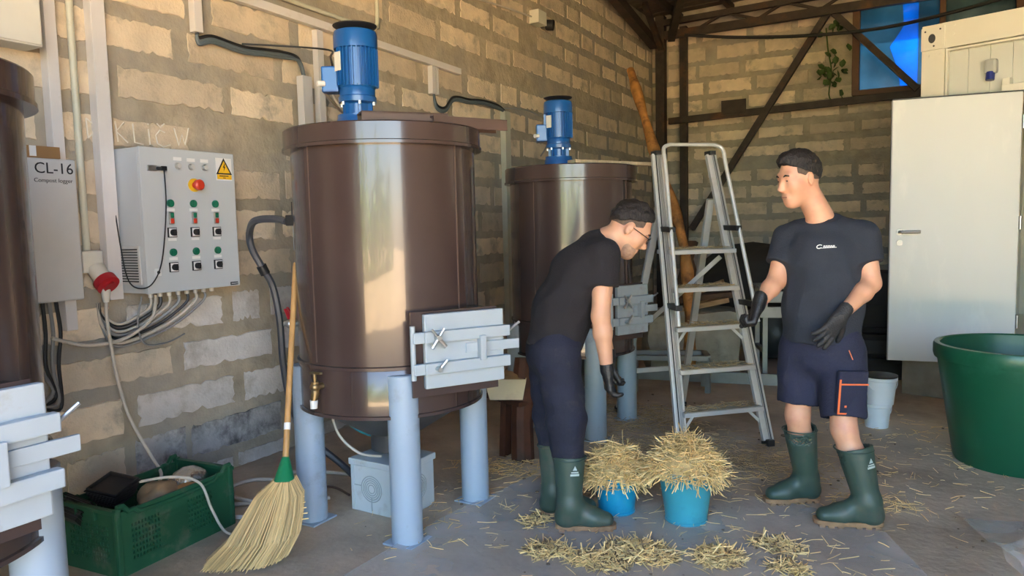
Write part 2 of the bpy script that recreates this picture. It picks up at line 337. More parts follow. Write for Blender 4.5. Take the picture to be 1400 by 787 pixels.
# ================================================================== mixing tanks
M_brown = mat('brown_tank_paint', (.057, .037, .034), .24, var=.12, scale=2.5, coat=.35, rvar=.03)
M_brown2 = mat('brown_channel_paint', (.10, .062, .05), .5, var=.15)
M_hatch = mat('pale_blue_grey_paint', (.37, .425, .47), .5, var=.08, scale=5, dirt=(.30, .29, .26), dirt_amt=.22, dscale=5)
M_leg = mat('blue_grey_leg_paint', (.32, .40, .50), .45, var=.06, scale=4, dirt=(.24, .28, .32), dirt_amt=.12, dscale=6, coat=.1)
M_legd = mat('grey_green_leg_paint', (.30, .37, .40), .5, var=.06, scale=4, dirt=(.2, .22, .22), dirt_amt=.15, dscale=6)
M_hatchd = mat('grey_hatch_paint', (.30, .34, .36), .55, var=.1, scale=5, dirt=(.24, .2, .16), dirt_amt=.35, dscale=5)
M_blue = mat('motor_blue', (.008, .090, .31), .32, var=.08, coat=.25)
M_blackpl = mat('black_plastic', (.015, .015, .016), .5, var=.1)
M_zinc = mat('zinc', (.55, .55, .54), .35, metal=.9, var=.1)
M_brass = mat('brass', (.28, .19, .09), .45, metal=.85, var=.2, scale=30, dirt=(.3, .3, .27), dirt_amt=.3, dscale=20)
M_cone = mat('dark_grey_steel', (.10, .10, .105), .5, metal=.5, var=.2)
M_label = mat('label_paper', (.70, .68, .60), .6, var=.05)
M_red = mat('red_plastic', (.45, .02, .03), .4, var=.05)
def motor_parts(tank, c, z, s=1.0):
    """Vertical geared motor: fan plate, cowl, finned body, flanges, gearbox, terminal box and nameplate."""
    x, y = c; mo = new_empty('motor', (x - tank.location.x, y - tank.location.y, z)); mo.parent = tank; mo['label'] = 'blue electric gear motor'
    def lz(prof, name, m_, seg=36): mb = MB(); mb.lathe([(r * s, zz * s) for r, zz in prof], seg=seg); return mb.build(name, m_, mo, local=True)
    lz([(0, 0), (.098, 0), (.098, .05), (.092, .06), (.092, .075), (.05, .08)], 'gearbox', M_blue)
    lz([(.052, .07), (.052, .125), (.058, .13)], 'neck', M_blue)
    for k in range(6):
        a = k * pi / 3 + .3; mb = MB(); mb.box((cos(a) * .056 * s, sin(a) * .056 * s, .10 * s), (.030 * s, .010 * s, .06 * s), rz=a); mb.build('neck_rib', M_blue, mo, local=True)
        mb = MB(); mb.cyl((cos(a) * .078 * s, sin(a) * .078 * s, .118 * s), (cos(a) * .078 * s, sin(a) * .078 * s, .132 * s), .007 * s, 6); mb.build('bolt', M_zinc, mo, local=True)
    lz([(.05, .128), (.085, .132), (.086, .155), (.080, .16), (.080, .19), (.076, .20)], 'flange', M_blue)
    lz([(.075, .19), (.083, .20), (.083, .37), (.07, .375)], 'stator_body', M_blue)
    fin = None
    for k in range(30):
        a = k * 2 * pi / 30
        if abs((a - 3.95 + pi) % (2 * pi) - pi) < .25: continue
        mb = MB(); mb.box((.090 * s, 0, .285 * s), (.018 * s, .0045 * s, .165 * s))
        if fin is None: fin = mb.build('cooling_fin', M_blue, mo, local=True); o = fin
        else: o = fin.copy(); COL.objects.link(o); o.parent = mo
        o.rotation_euler = (0, 0, a)
    lz([(.085, .365), (.0985, .368), (.0985, .43), (.094, .445), (.075, .452), (0, .452)], 'fan_cowl', M_blue)
    lz([(0, .462), (.055, .462), (.055, .452), (.097, .470), (.099, .474), (.05, .480), (0, .482)], 'fan_plate', M_blackpl)
    mb = MB(); mb.box((-.098 * s, -.062 * s, .235 * s), (.075 * s, .075 * s, .115 * s), rz=.56, bev=.008); mb.build('terminal_box', M_blue, mo, local=True)
    mb = MB(); mb.cyl((-.10 * s, -.105 * s, .215 * s), (-.115 * s, -.135 * s, .212 * s), .013 * s, 12); mb.build('cable_gland', M_white_pl, mo, local=True)
    mb = MB(); a = -1.55 - .25; n = Vector((cos(a), sin(a), 0)); t = Vector((-sin(a), cos(a), 0)); mb.box(n * .1005 * s + Vector((0, 0, .305 * s)), (.042 * s, .004 * s, .082 * s), M=frame_cols(t, n, Vector((0, 0, 1)))); mb.build('nameplate', M_label, mo, local=True)
    return mo
def make_tank(c, label, rb=.455, rl=.487, z0=.595, zt=1.945, hatch_a=-32, hw=(-.03, .37), hz=(.74, 1.08), legm=None, hatm=None, moff=(-.105, -.06), ms=1.0, lidh=.10, seam_a=None, group='brown mixing tanks along the block wall'):
    legm = legm or M_leg; hatm = hatm or M_hatch
    x, y = c; T = thing('mixing_tank', label, 'tank', (x, y, 0), 0, group); C3 = Vector((x, y, 0))
    def b(mb, name, m_, p=T): return mb.build(name, m_, p)
    zr_ = z0 + .235
    b(MB().lathe([(rb, zr_), (rb, zt - lidh + .01)], C3, 96), 'body', M_brown)
    b(MB().lathe([(rb - .03, z0 - .004), (rb + .003, z0), (rb + .003, zr_ - .004), (rb, zr_ + .001)], C3, 96), 'lower_shell', M_brown)
    b(MB().lathe([(rb + .001, zr_ - .012), (rb + .011, zr_ - .008), (rb + .011, zr_ + .006), (rb + .001, zr_ + .010)], C3, 96), 'weld_band', M_brown)
    b(MB().lathe([(rb + .001, z0 - .002), (rb + .012, z0 + .0), (rb + .012, z0 + .014), (rb + .001, z0 + .018)], C3, 96), 'bottom_lip', M_brown)
    b(MB().lathe([(rb - .02, z0 + .01), (.16, z0 - .16), (.12, z0 - .17), (.12, z0 - .26), (0, z0 - .26)], C3, 64), 'cone_bottom', M_cone)
    b(MB().lathe([(rb, zt - lidh), (rl + .006, zt - lidh), (rl + .006, zt - lidh + .014), (rl, zt - lidh + .018), (rl, zt - .006), (rl - .006, zt)], C3, 96), 'rim_band', M_brown)
    b(MB().lathe([(rl - .004, zt - .001), (rl - .06, zt - .004), (.0, zt + .004)], C3, 64), 'lid', M_brown2)
    for a in (seam_a or (-5, -100)):
        ar = rad(a); n = Vector((cos(ar), sin(ar), 0)); b(MB().bar(C3 + n * (rb + .001) + Vector((0, 0, zr_ + .02)), C3 + n * (rb + .001) + Vector((0, 0, zt - lidh)), .006, .006), 'vertical_seam', M_brown2)
    for a in (-75, -140, -10): 
        ar = rad(a); n = Vector((cos(ar), sin(ar), 0)); b(MB().bar(C3 + n * (rb + .003) + Vector((0, 0, z0 + .02)), C3 + n * (rb + .003) + Vector((0, 0, zr_ - .012)), .007, .006), 'vertical_seam', M_brown)
    for (dx, dy) in ((.3, -.3), (.3, .3), (-.3, -.3), (-.3, .3)):
        p = C3 + Vector((dx, dy, 0)); lg = b(MB().lathe([(0, 0), (.0735, 0), (.0735, zr_ - .035), (.068, zr_ - .03), (0, zr_ - .03)], p, 36), 'leg', legm)
        b(MB().box(p + Vector((0, 0, .004)), (.165, .165, .008)), 'foot_plate', legm, lg)
        b(MB().cyl(p + Vector((0, 0, zr_ - .031)), p + Vector((0, 0, zr_ + .0)), .020, 12), 'bolt', M_zinc, lg)
    # discharge hatch
    ar = rad(hatch_a); n = Vector((cos(ar), sin(ar), 0)); t = Vector((-sin(ar), cos(ar), 0)); Z = Vector((0, 0, 1)); R = frame_cols(t, Z, n)
    def P(w, z, d): return C3 + t * w + n * d + Z * z
    w0, w1 = hw; h0, h1 = hz; wm, hm, W, H = (w0 + w1) / 2, (h0 + h1) / 2, w1 - w0, h1 - h0
    b(MB().box(P(wm - .03, hm - .01, .40), (W + .0, H + .02, .21), M=R), 'hatch_neck', M_brown)
    b(MB().box(P(wm - .035, hm - .015, .507), (W + .035, H + .05, .012), M=R), 'hatch_flange', M_brown)
    ht = b(MB().box(P(wm, hm, .532), (W, H, .030), M=R, bev=.006), 'hatch_door', hatm)
    for zz in (h0 + H * .70, h0 + H * .28):
        mb = MB(); mb.box(P(wm + .005, zz, .560), (W + .03, .052, .034), M=R, bev=.005); b(mb, 'stiffener_rail', hatm, ht)
        b(MB().box(P(w0 - .035, zz, .553), (.055, .05, .03), M=R, bev=.005), 'hinge_lug', hatm, ht)
        nut = b(MB().cyl(P(w0 + .045, zz, .57), P(w0 + .045, zz, .612), .012, 10), 'clamp_bolt', M_zinc, ht)
    for zz, aa in ((h0 + H * .70, .9), (h0 + H * .70, 2.2), (h0 + H * .28, -.8)):
        d_ = t * cos(aa) * .055 + Z * sin(aa) * -.055
        mb = MB(); q = P(w0 + .045, zz, .60); mb.tube([q - d_ * (.9 if aa > 0 else .1) , q + d_], [.006, .009], 8); b(mb, 'wing_handle', M_zinc, ht)
    b(MB().bar(P(w0 + W * .50, hm, .545), P(w1 + .075, hm, .555), .046, .016, up=n, bev=.003), 'latch_bar', hatm, ht)
    b(MB().box(P(w0 + W * .68, hm, .572), (.030, .115, .040), M=R, bev=.004), 'latch_keeper', hatm, ht)
    mb = MB(); mb.cyl(P(w0 - .058, h0 + H * .14, .548), P(w0 - .058, h0 + H * .86, .548), .012, 14); b(mb, 'hinge_pin', hatm, ht)
    mb = MB(); mb.tube([P(w1 + .03, h0 + H * .66, .53), P(w1 + .055, h0 + H * .74, .55), P(w1 + .08, h0 + H * .80, .56)], .006, 8); b(mb, 'eye_bolt', M_zinc, ht)
    if ms: motor_parts(T, (x + moff[0], y + moff[1]), zt + .006, ms)
    return T
TN = make_tank((-2.405, 2.98), 'brown mixing tank nearest the wall control cabinet, broom leaning on it', ms=1.1)
TF = make_tank((-2.25, 4.88), 'farthest brown mixing tank, behind the bent man in black t-shirt', rb=.435, rl=.468, z0=.56, zt=1.865, legm=M_legd, hatm=M_hatchd, hatch_a=-26, hw=(-.06, .22), hz=(.72, 1.05), moff=(-.07, -.04), ms=1.04, lidh=.11)
TL = make_tank((-2.575, .845), 'brown mixing tank cut off by the left edge of the photo', hatch_a=0, hw=(-.20, .225), hz=(.725, 1.085), moff=(-.2, -.2))
# loose steel channels lying over the lids
def flat_channel(a, b_, w, h):
    a = Vector(a); b_ = Vector(b_); d = (b_ - a).normalized(); s = Vector((-d.y, d.x, 0)).normalized(); L = (b_ - a).length; u = s.cross(d) * -1
    R = frame_cols(d, s, Vector(d).cross(s)); c = (a + b_) / 2; z = Vector((0, 0, 1)); mb = MB()
    mb.box(c + z * (h - .004), (L, w, .008), M=R); mb.box(c + s * (w / 2 - .004) + z * h / 2, (L, .008, h), M=R); mb.box(c - s * (w / 2 - .004) + z * h / 2, (L, .008, h), M=R); return mb
flat_channel((-2.40, 2.80, 1.952), (-2.13, 3.13, 1.952), .12, .075).build('steel_channel', M_brown2, label='short brown steel channel on tank lid beside blue motor', cat='steel channel')
flat_channel((-2.16, 3.03, 1.955), (-1.96, 3.40, 1.955), .12, .055).build('steel_channel', M_brown2, label='brown steel channel overhanging the right edge of tank lid', cat='steel channel')
mb = MB(); mb.box((-2.80, 1.20, 2.145), (.26, .012, .078), bev=.005); mb.box((-2.80, 1.20, 2.04), (.05, .03, .20)); sb_ = mb.build('bracket', M_brown2, TL); mb = MB(); mb.cyl((-2.69, 1.194, 2.130), (-2.69, 1.182, 2.130), .009, 10); mb.build('bolt', M_zinc, sb_)
M_oldwood = mat('old_pale_wood', (.48, .38, .24), .8, var=.25, scale=10, bump=.3, stretch=(1, 8, 1))
mb = MB(); mb.bar((-2.12, 4.62, 1.89), (-1.78, 5.22, 1.885), .09, .022); mb.build('wooden_plank', M_oldwood, label='thin pale plank lying on the far tank lid', cat='plank')
# brass tap, red handled valve, limit switch bracket on the near tank
def on_tank(ang, z, d, c=(-2.405, 2.98)): return Vector((c[0] + cos(rad(ang)) * d, c[1] + sin(rad(ang)) * d, z))
tap = new_empty('drain_tap', (0, 0, 0)); tap.parent = TN
ta = -96
mb = MB(); mb.tube([on_tank(ta, 0.745, .44), on_tank(ta, 0.745, .50)], .016, 12); mb.tube([on_tank(ta, 0.770, .50), on_tank(ta, 0.720, .50), on_tank(ta, 0.681, .51)], [.018, .02, .014], 12); mb.ball(on_tank(ta, 0.745, .50), .024); mb.build('tap_body', M_brass, tap)
mb = MB(); mb.tube([on_tank(ta, 0.770, .50), on_tank(ta, 0.809, .50)], .009, 10); mb.bar(on_tank(ta - 3, 0.809, .50), on_tank(ta + 5, 0.813, .50), .016, .010); mb.build('tap_handle', M_brass, tap)
mb = MB(); mb.tube([on_tank(ta, 0.685, .51), on_tank(ta, 0.647, .512)], [.019, .016], 12); mb.build('hose_spout', M_white_pl, tap)
va = new_empty('ball_valve', (0, 0, 0)); va.parent = TN
mb = MB(); mb.tube([on_tank(-155, .985, .44), on_tank(-155, .985, .56)], .014, 10); mb.ball(on_tank(-155, .985, .53), .024); mb.build('valve_body', M_zinc, va)
mb = MB(); mb.bar(on_tank(-155, 1.01, .50), on_tank(-152, 1.075, .53), .020, .006); mb.bar(on_tank(-155, 1.01, .53), on_tank(-158, 1.06, .56), .020, .006); mb.build('valve_handle', M_red, va)
br = new_empty('sensor_bracket', (0, 0, 0)); br.parent = TN
mb = MB(); mb.box(on_tank(-158, 1.44, .478), (.03, .03, .15), rz=rad(-158)); mb.build('bracket_plate', M_hatch, br)
mb = MB(); mb.box(on_tank(-158, 1.52, .50), (.06, .045, .055), rz=rad(-158), bev=.006); mb.box(on_tank(-158, 1.58, .49), (.02, .02, .07), rz=rad(-158)); mb.build('sensor_head', M_blackpl, br)
# ================================================================== things on the left wall
M_cab = mat('light_grey_enamel', (.54, .575, .60), .38, var=.03, scale=3, coat=.1)
M_cab2 = mat('pale_grey_box', (.60, .60, .59), .5, var=.04)
M_green_btn = mat('green_button', (.01, .16, .09), .35, var=.05)
M_yellow = mat('warning_yellow', (.85, .50, .02), .5, var=.04)
M_sticker = mat('white_sticker', (.80, .80, .80), .5, var=.02)
M_ink = mat('black_ink', (.012, .012, .014), .6, var=.05)
M_redbtn = mat('red_button', (.65, .05, .02), .35, var=.05)
M_cblk = mat('black_cable', (.02, .02, .022), .5, var=.1)
M_cgry = mat('grey_cable', (.25, .25, .25), .5, var=.1)
M_cblue = mat('blue_grey_cable', (.11, .14, .16), .5, var=.1)
M_cwht = mat('dirty_white_cable', (.55, .50, .43), .55, var=.12, scale=12)
M_trunk = mat('white_trunking', (.70, .67, .66), .42, var=.05, scale=5, dirt=(.5, .44, .36), dirt_amt=.1)
M_trunky = mat('yellowed_trunking', (.58, .57, .46), .45, var=.06, dirt=(.4, .36, .26), dirt_amt=.2)
M_clear = mat('clear_lens', (.62, .62, .60), .2, var=.04)
RW = frame_cols(Vector((0, 1, 0)), Vector((0, 0, 1)), Vector((1, 0, 0)))     # right, up, normal of things facing +X
cab = thing('control_cabinet', 'light grey control cabinet with green buttons and red emergency stop', 'control cabinet', (-3.625, 2.68, 1.16))
FX = -3.5
mb = MB(); mb.box((-3.635, 2.68, 1.535), (.235, .585, .752), bev=.006); mb.build('enclosure', M_cab, cab)
mb = MB(); mb.box((FX - .010, 2.682, 1.535), (.020, .588, .756), bev=.005); door_c = mb.build('cabinet_door', M_cab, cab)
mb = MB(); mb.box((-3.5150, 2.681, 1.535), (.004, .575, .742)); mb.build('door_gasket', M_blackpl, cab)
vg = MB().box((-3.637, 2.387, 1.305), (.19, .012, .20), bev=.003).build('vent_grille', M_cab2, cab)
for i in range(13):
    mb = MB(); mb.box((-3.637, 2.379, 1.222 + i * .0138), (.16, .006, .0055)); mb.build('louvre', M_ink, vg)
def dial(name, y, z, r, h, m_, seg=20, p=cab): mb = MB(); mb.cyl((FX - .002, y, z), (FX + h, y, z), r, seg); return mb.build(name, m_, p)
for y, z in ((2.606, 1.825), (2.689, 1.824), (2.774, 1.824)):
    o = dial('indicator_lamp', y, z, .018, .010, M_zinc); dial('lamp_lens', y, z, .013, .016, M_clear, p=o)
    MB().box((FX + .001, y, z + .037), (.002, .05, .018)).build('tag_plate', M_sticker, cab)
es = dial('emergency_stop', 2.700, 1.726, .036, .008, M_yellow, 28); dial('stop_shaft', 2.700, 1.726, .017, .035, M_redbtn, p=es)
mb = MB(); mb.lathe([(.022, .028), (.029, .034), (.029, .052), (.020, .060), (0, .061)], (FX, 2.700, 1.726), 28, R=frame_cols(Vector((0, 1, 0)), Vector((0, 0, 1)), Vector((1, 0, 0)))); mb.build('stop_button', M_redbtn, es)
def selector(y, z):
    o = MB().box((FX + .004, y, z), (.010, .052, .052), bev=.002).build('selector_switch', M_ink, cab)
    MB().box((FX + .0095, y, z), (.002, .044, .044)).build('switch_face', M_sticker, o)
    mb = MB(); mb.cyl((FX + .008, y, z), (FX + .022, y, z), .017, 18); mb.box((FX + .026, y, z), (.016, .012, .034), bev=.002); mb.build('switch_knob', M_ink, o)
for y in (2.547, 2.688, 2.830):
    for z in (1.626, 1.367):
        o = dial('push_button', y, z, .0205, .008, M_green_btn); dial('button_cap', y, z, .015, .014, M_green_btn, p=o)
        MB().box((FX + .001, y, z - .034), (.002, .050, .016)).build('tag_plate', M_sticker, cab)
    o = MB().box((FX + .005, y, 1.548), (.012, .030, .066), bev=.010).build('double_button', M_zinc, cab)
    MB().box((FX + .012, y, 1.563), (.008, .020, .026), bev=.004).build('start_key', M_green_btn, o); MB().box((FX + .012, y, 1.533), (.008, .020, .026), bev=.004).build('stop_key', M_redbtn, o)
    selector(y, 1.472); selector(y - .003, 1.288)
    MB().box((FX + .001, y, 1.435), (.002, .050, .014)).build('tag_plate', M_sticker, cab)
# lock and hanging key cord
lk = MB().box((FX + .005, 2.452, 1.805), (.012, .052, .030), bev=.003).build('cabinet_lock', M_zinc, cab)
mb = MB(); mb.cyl((FX, 2.478, 1.805), (FX + .05, 2.486, 1.803), .009, 10); mb.box((FX + .05, 2.488, 1.803), (.012, .030, .022), bev=.003); mb.build('key', M_ink, lk)
lk2 = MB().box((FX + .004, 2.449, 1.267), (.009, .034, .040), bev=.003).build('cabinet_lock', M_sticker, cab); dial('keyhole', 2.449, 1.267, .008, .012, M_ink, p=lk2)
mb = MB(); mb.tube(smooth_path([(FX + .05, 2.488, 1.80), (FX + .045, 2.49, 1.60), (FX + .035, 2.455, 1.33), (FX + .02, 2.40, 1.21), (-3.55, 2.365, 1.19), (-3.62, 2.36, 1.24), (-3.66, 2.36, 1.40), (-3.69, 2.362, 1.58)], 8), .0035, 6); mb.build('key_cord', M_cblk, cab)
# warning sticker and maker's plate
st = MB().box((FX + .0008, 2.903, 1.822), (.0016, .106, .125)).build('warning_sticker', M_sticker, cab)
mb = MB(); mb.prism([(-.054, -.045), (.054, -.045), (0, .047)], .0016, .0026, R=RW, c=(FX, 2.903, 1.838)); mb.build('triangle_border', M_ink, st)
mb = MB(); mb.prism([(-.040, -.037), (.040, -.037), (0, .031)], .0026, .0034, R=RW, c=(FX, 2.903, 1.838)); mb.build('triangle_field', M_yellow, st)
mb = MB(); mb.prism([(.004, .016), (-.008, -.006), (-.001, -.006), (-.003, -.028), (.009, -.001), (.002, -.001), (.008, .016)], .0034, .0042, R=RW, c=(FX, 2.903, 1.838)); mb.build('lightning_bolt', M_ink, st)
mb = MB(); mb.box((FX + .0022, 2.904, 1.779), (.0016, .098, .026)); mb.build('warning_strip', M_yellow, st)
mb = MB(); mb.box((FX + .0034, 2.900, 1.784), (.0012, .062, .005)); mb.box((FX + .0034, 2.902, 1.774), (.0012, .018, .004)); mb.build('strip_print', M_ink, st)
pl = MB().box((FX + .002, 2.932, 1.172), (.004, .050, .017)).build('maker_plate', M_ink, cab)
for i in range(5): MB().box((FX + .0045, 2.914 + i * .009, 1.172), (.001, .005, .006)).build('plate_print', M_sticker, pl)
for i in range(8): mb = MB(); mb.cyl((-3.60, 2.47 + i * .055, 1.165), (-3.60, 2.47 + i * .055, 1.13), .012, 10); mb.build('cable_gland', M_white_pl, cab)
# small wall box with the logger's name
lg = thing('logger_box', 'pale grey wall box lettered CL-16 beside the control cabinet', 'wall box', (-3.68, 1.93, 1.155))
MB().box((-3.675, 1.925, 1.493), (.15, .385, .675), bev=.008).build('enclosure', M_cab2, lg); MB().box((-3.598, 1.925, 1.493), (.012, .375, .665), bev=.004).build('front_cover', M_cab2, lg)
text_mesh(MB(), 'CL-16', .072, RW, (-3.591, 2.012, 1.782)).build('lettering', M_ink, lg); text_mesh(MB(), 'Compost logger', .027, RW, (-3.591, 2.006, 1.727)).build('lettering', M_ink, lg)
mb = MB(); mb.box((-3.69, 1.99, 1.862), (.11, .16, .055)); cbx = mb.build('cardboard_box', mat('cardboard', (.30, .17, .07), .8, var=.1), label='small brown cardboard box on top of the CL-16 wall box', cat='cardboard box')
MB().box((-3.634, 1.945, 1.865), (.002, .03, .048)).build('box_label', M_sticker, cbx)
wc = thing('wall_cabinet', 'cream white wall cabinet in the top left corner of the photo', 'wall cabinet', (-3.68, 1.72, 2.34))
MB().box((-3.675, 1.71, 2.68), (.15, .60, .68), bev=.008).build('enclosure', M_label, wc); MB().box((-3.597, 1.71, 2.68), (.010, .585, .665), bev=.004).build('cabinet_door', M_label, wc)
# trunking, pipes
def trunk(a, b_, w, d, label, m_=None, grp=None):
    mb = MB(); a = Vector(a); b_ = Vector(b_)
    dd = (b_ - a); c = (a + b_) / 2
    if abs(dd.z) > abs(dd.y): mb.box(c, (d, w, abs(dd.z)), bev=.003)
    else: mb.bar(a, b_, d, w, up=(0, 0, 1), bev=.003)
    t = mb.build('cable_trunking', m_ or M_trunk, label=label, cat='cable trunking', group=grp)
    return t
tX = -3.715
trunk((tX, 2.098, 1.0), (tX, 2.098, 4.3), .055, .06, 'white vertical trunking just right of the CL-16 box')
trunk((tX, 2.330, 1.13), (tX, 2.345, 4.3), .075, .06, 'wide white vertical trunking along the control cabinet side')
mb = MB(); mb.tube([(-3.72, 2.215, 1.38), (-3.72, 2.215, 4.4)], .017, 12); mb.build('conduit_pipe', M_trunky, label='grey round conduit pipe between two white vertical trunkings', cat='conduit pipe')
trunk((tX, 2.9, 2.90), (tX, 5.71, 2.853), .055, .05, 'long white trunking running along the wall above the tanks')
trunk((tX, 2.945, 2.62), (tX, 2.945, 3.6), .055, .05, 'short white trunking drop above the control cabinet')
trunk((tX, 3.93, 1.2), (tX, 3.93, 2.84), .058, .05, 'white vertical trunking behind near motor, joining the long one')
trunk((tX + .02, 3.765, 1.2), (tX + .02, 3.765, 2.50), .085, .06, 'wide white trunking stub left of the near motor')
trunk((tX, 5.285, 2.60), (tX, 5.285, 2.83), .055, .05, 'short white trunking drop at the end of the long one')
trunk((tX, 5.345, 2.60), (tX, 5.345, 2.83), .025, .04, 'narrow white trunking strip beside the short drop')
trunk((tX, 6.53, .40), (tX, 6.53, 2.60), .105, .06, 'tall yellowed trunking on the wall between two tanks', M_trunky)
trunk((tX, 6.70, .50), (tX, 6.70, 2.05), .04, .04, 'narrow yellowed trunking beside the tall one', M_trunky)
mb = MB(); mb.tube(smooth_path([(-3.72, 4.59, 4.3), (-3.72, 4.59, 3.1), (-3.72, 4.585, 3.03), (-3.72, 4.56, 2.99), (-3.72, 4.50, 2.978), (-3.72, 4.2, 2.978), (-3.72, 3.5, 2.985), (-3.72, 2.9, 2.99)], 6), .016, 10); mb.build('conduit_pipe', M_trunky, label='bent cream conduit pipe above the near motor', cat='conduit pipe')
def cable(pts, r, m_, label, name='cable', n=8, seg=7, grp=None): mb = MB(); mb.tube(smooth_path(pts, n), r, seg); return mb.build(name, m_, label=label, cat='cable', group=grp)
cx = -3.715
for k, (dz, m_, lb) in enumerate(((0, M_cblue, 'blue grey'), (.018, M_cblk, 'black'), (-.016, M_cblue, 'lowest blue grey'))):
    cable([(cx, 2.95, 2.64), (cx, 2.955, 2.575 + dz), (cx + .01, 3.05, 2.60 + dz), (cx, 3.27, 2.585 + dz), (cx + .01, 3.45, 2.60 + dz), (cx, 3.60, 2.614 + dz), (cx + .01 + k * .008, 3.72, 2.60 + dz * .5), (cx + .02 + k * .008, 3.765 - k * .006, 2.48)], .011, m_, lb + ' cable strung between trunkings left of near motor')
    cable([(cx, 5.30, 2.62), (cx, 5.34, 2.50 + dz), (cx + .02, 5.44, 2.485 + dz), (cx, 5.61, 2.60 + dz), (cx + .01, 5.85, 2.61 + dz), (cx, 6.11, 2.636 + dz), (cx, 6.40, 2.625 + dz), (cx + .01, 6.53, 2.59)], .011, m_, lb + ' cable strung towards the far motor trunking')
cable([(cx, 3.27, 2.62), (-3.3, 3.55, 2.585), (-2.75, 3.0, 2.36), (-2.60, 2.86, 2.20)], .006, M_cblk, 'thin black wire hanging towards the near motor')
cable([(cx, 3.95, 2.55), (-3.55, 3.9, 2.35), (-3.1, 3.5, 2.15), (-2.72, 2.95, 2.14), (-2.63, 2.80, 2.165)], .0075, M_cwht, 'white cable looping into the near motor terminal box')
cable([(cx, 6.5, 2.63), (-3.5, 6.6, 2.60), (-2.9, 5.9, 2.35), (-2.5, 5.0, 2.16), (-2.43, 4.74, 2.09)], .008, M_cgry, 'grey cable running to the far motor terminal box')
cable([(-3.0, 6.0, 2.42), (-2.75, 5.55, 2.20), (-2.62, 5.25, 2.08), (-2.66, 5.22, 2.0)], .006, M_cgry, 'loose grey cable end hanging beside the far motor')
# lamp with motion sensor high on the wall
sen = thing('wall_lamp', 'small white sensor box with black eye high on the block wall', 'sensor', (-3.68, 7.28, 3.60))
MB().box((-3.69, 7.24, 3.665), (.12, .19, .14), bev=.006).build('housing', M_label, sen); mb = MB(); mb.cyl((-3.66, 7.38, 3.62), (-3.58, 7.40, 3.61), .055, 18); mb.build('sensor_eye', M_blackpl, sen); MB().box((-3.70, 7.41, 3.70), (.03, .03, .13)).build('mount_arm', M_label, sen)
cable([(-3.74, 5.6, 3.55), (-3.73, 6.16, 3.594), (-3.73, 6.7, 3.64), (-3.72, 7.16, 3.665)], .010, M_cwht, 'pale cable running up the wall to the sensor box')
# socket with red industrial plug
so = thing('power_socket', 'white wall socket with round red industrial plug', 'socket', (-3.70, 2.2, 1.14))
MB().box((-3.70, 2.205, 1.335), (.10, .105, .11), bev=.008).build('socket_box', M_label, so)
mb = MB(); mb.cyl((-3.66, 2.22, 1.30), (-3.60, 2.225, 1.235), .044, 20); mb.build('socket_collar', M_label, so)
mb = MB(); mb.cyl((-3.605, 2.225, 1.24), (-3.575, 2.228, 1.215), .056, 24); pr = mb.build('red_plug', M_red, so); mb = MB(); mb.cyl((-3.578, 2.228, 1.217), (-3.566, 2.230, 1.206), .030, 20); mb.build('plug_ring', M_red, pr)
mb = MB(); mb.cyl((-3.60, 2.225, 1.20), (-3.60, 2.225, 1.13), .026, 14, .014); mb.build('plug_grip', M_label, so)
cable([(-3.60, 2.225, 1.14), (-3.58, 2.21, 1.05), (-3.58, 2.225, .88), (-3.58, 2.25, .70), (-3.56, 2.285, .52), (-3.48, 2.33, .33), (-3.36, 2.30, .26), (-3.28, 2.22, .235)], .0085, M_cwht, 'white cable hanging from the red plug into the green crate')
# cable loops under the cabinet
for i in range(7):
    y = 2.47 + i * .055; dz = .07 + .035 * i * .9
    cable([(-3.60, y, 1.14), (-3.60, y - .01, 1.08), (-3.66, y - .07 - .02 * i, 1.02 - .012 * i), (-3.70, 2.34 - .0 * i, 1.0 - .02 * i), (-3.72, 2.27, 1.06 - .012 * i), (-3.725, 2.26, 1.12)], .0075 + .002 * (i % 2), (M_cgry, M_cblk, M_cwht)[i % 3] if i else M_cwht, ('first', 'second', 'third', 'fourth', 'fifth', 'sixth', 'seventh')[i] + ' cable from the left looping below the control cabinet')
cable([(-3.60, 2.50, 1.14), (-3.59, 2.46, 1.02), (-3.62, 2.32, .93), (-3.64, 2.15, .92), (-3.66, 2.04, .955), (-3.66, 1.98, .98)], .0095, M_cwht, 'white cable swinging left from the cabinet to the logger cables')
cable([(-3.60, 2.42, 1.14), (-3.62, 2.40, 1.0), (-3.66, 2.46, .88), (-3.70, 2.62, .86), (-3.72, 2.75, .89)], .005, M_cgry, 'thin grey wire drooping low on the wall under the cabinet')
for i in range(4): cable([(-3.66, 1.92 + .03 * i, 1.17), (-3.68, 1.93 + .035 * i, 1.0), (-3.67, 1.92 + .03 * i, .85), (-3.68, 1.98 + .01 * i, .72 - .03 * i), (-3.66, 1.90, .66)], .009, M_cblk if i % 2 else M_cgry, ('leftmost', 'second from left', 'third from left', 'rightmost')[i] + ' dark cable hanging under the CL-16 box')
# hose from the sensor bracket down to the floor
cable([(-2.90, 2.78, 1.515), (-3.0, 2.80, 1.53), (-3.15, 2.80, 1.525), (-3.28, 2.87, 1.46), (-3.30, 2.90, 1.37), (-3.28, 2.95, 1.26), (-3.26, 3.0, 1.15), (-3.24, 3.02, .95), (-3.24, 3.03, .70), (-3.22, 3.06, .45), (-3.16, 3.12, .26), (-3.0, 3.2, .10), (-2.9, 3.22, .02)], .020, mat('dark_hose', (.06, .065, .08), .4, var=.15), 'thick dark hose looping beside the near tank down to floor', name='hose')
mb = MB(); mb.tube([(-3.285, 2.945, 1.275), (-3.275, 2.965, 1.225)], .028, 12); mb.build('hose_clamp', M_blackpl, label='black clamp around the dark hose on the wall', cat='hose clamp')
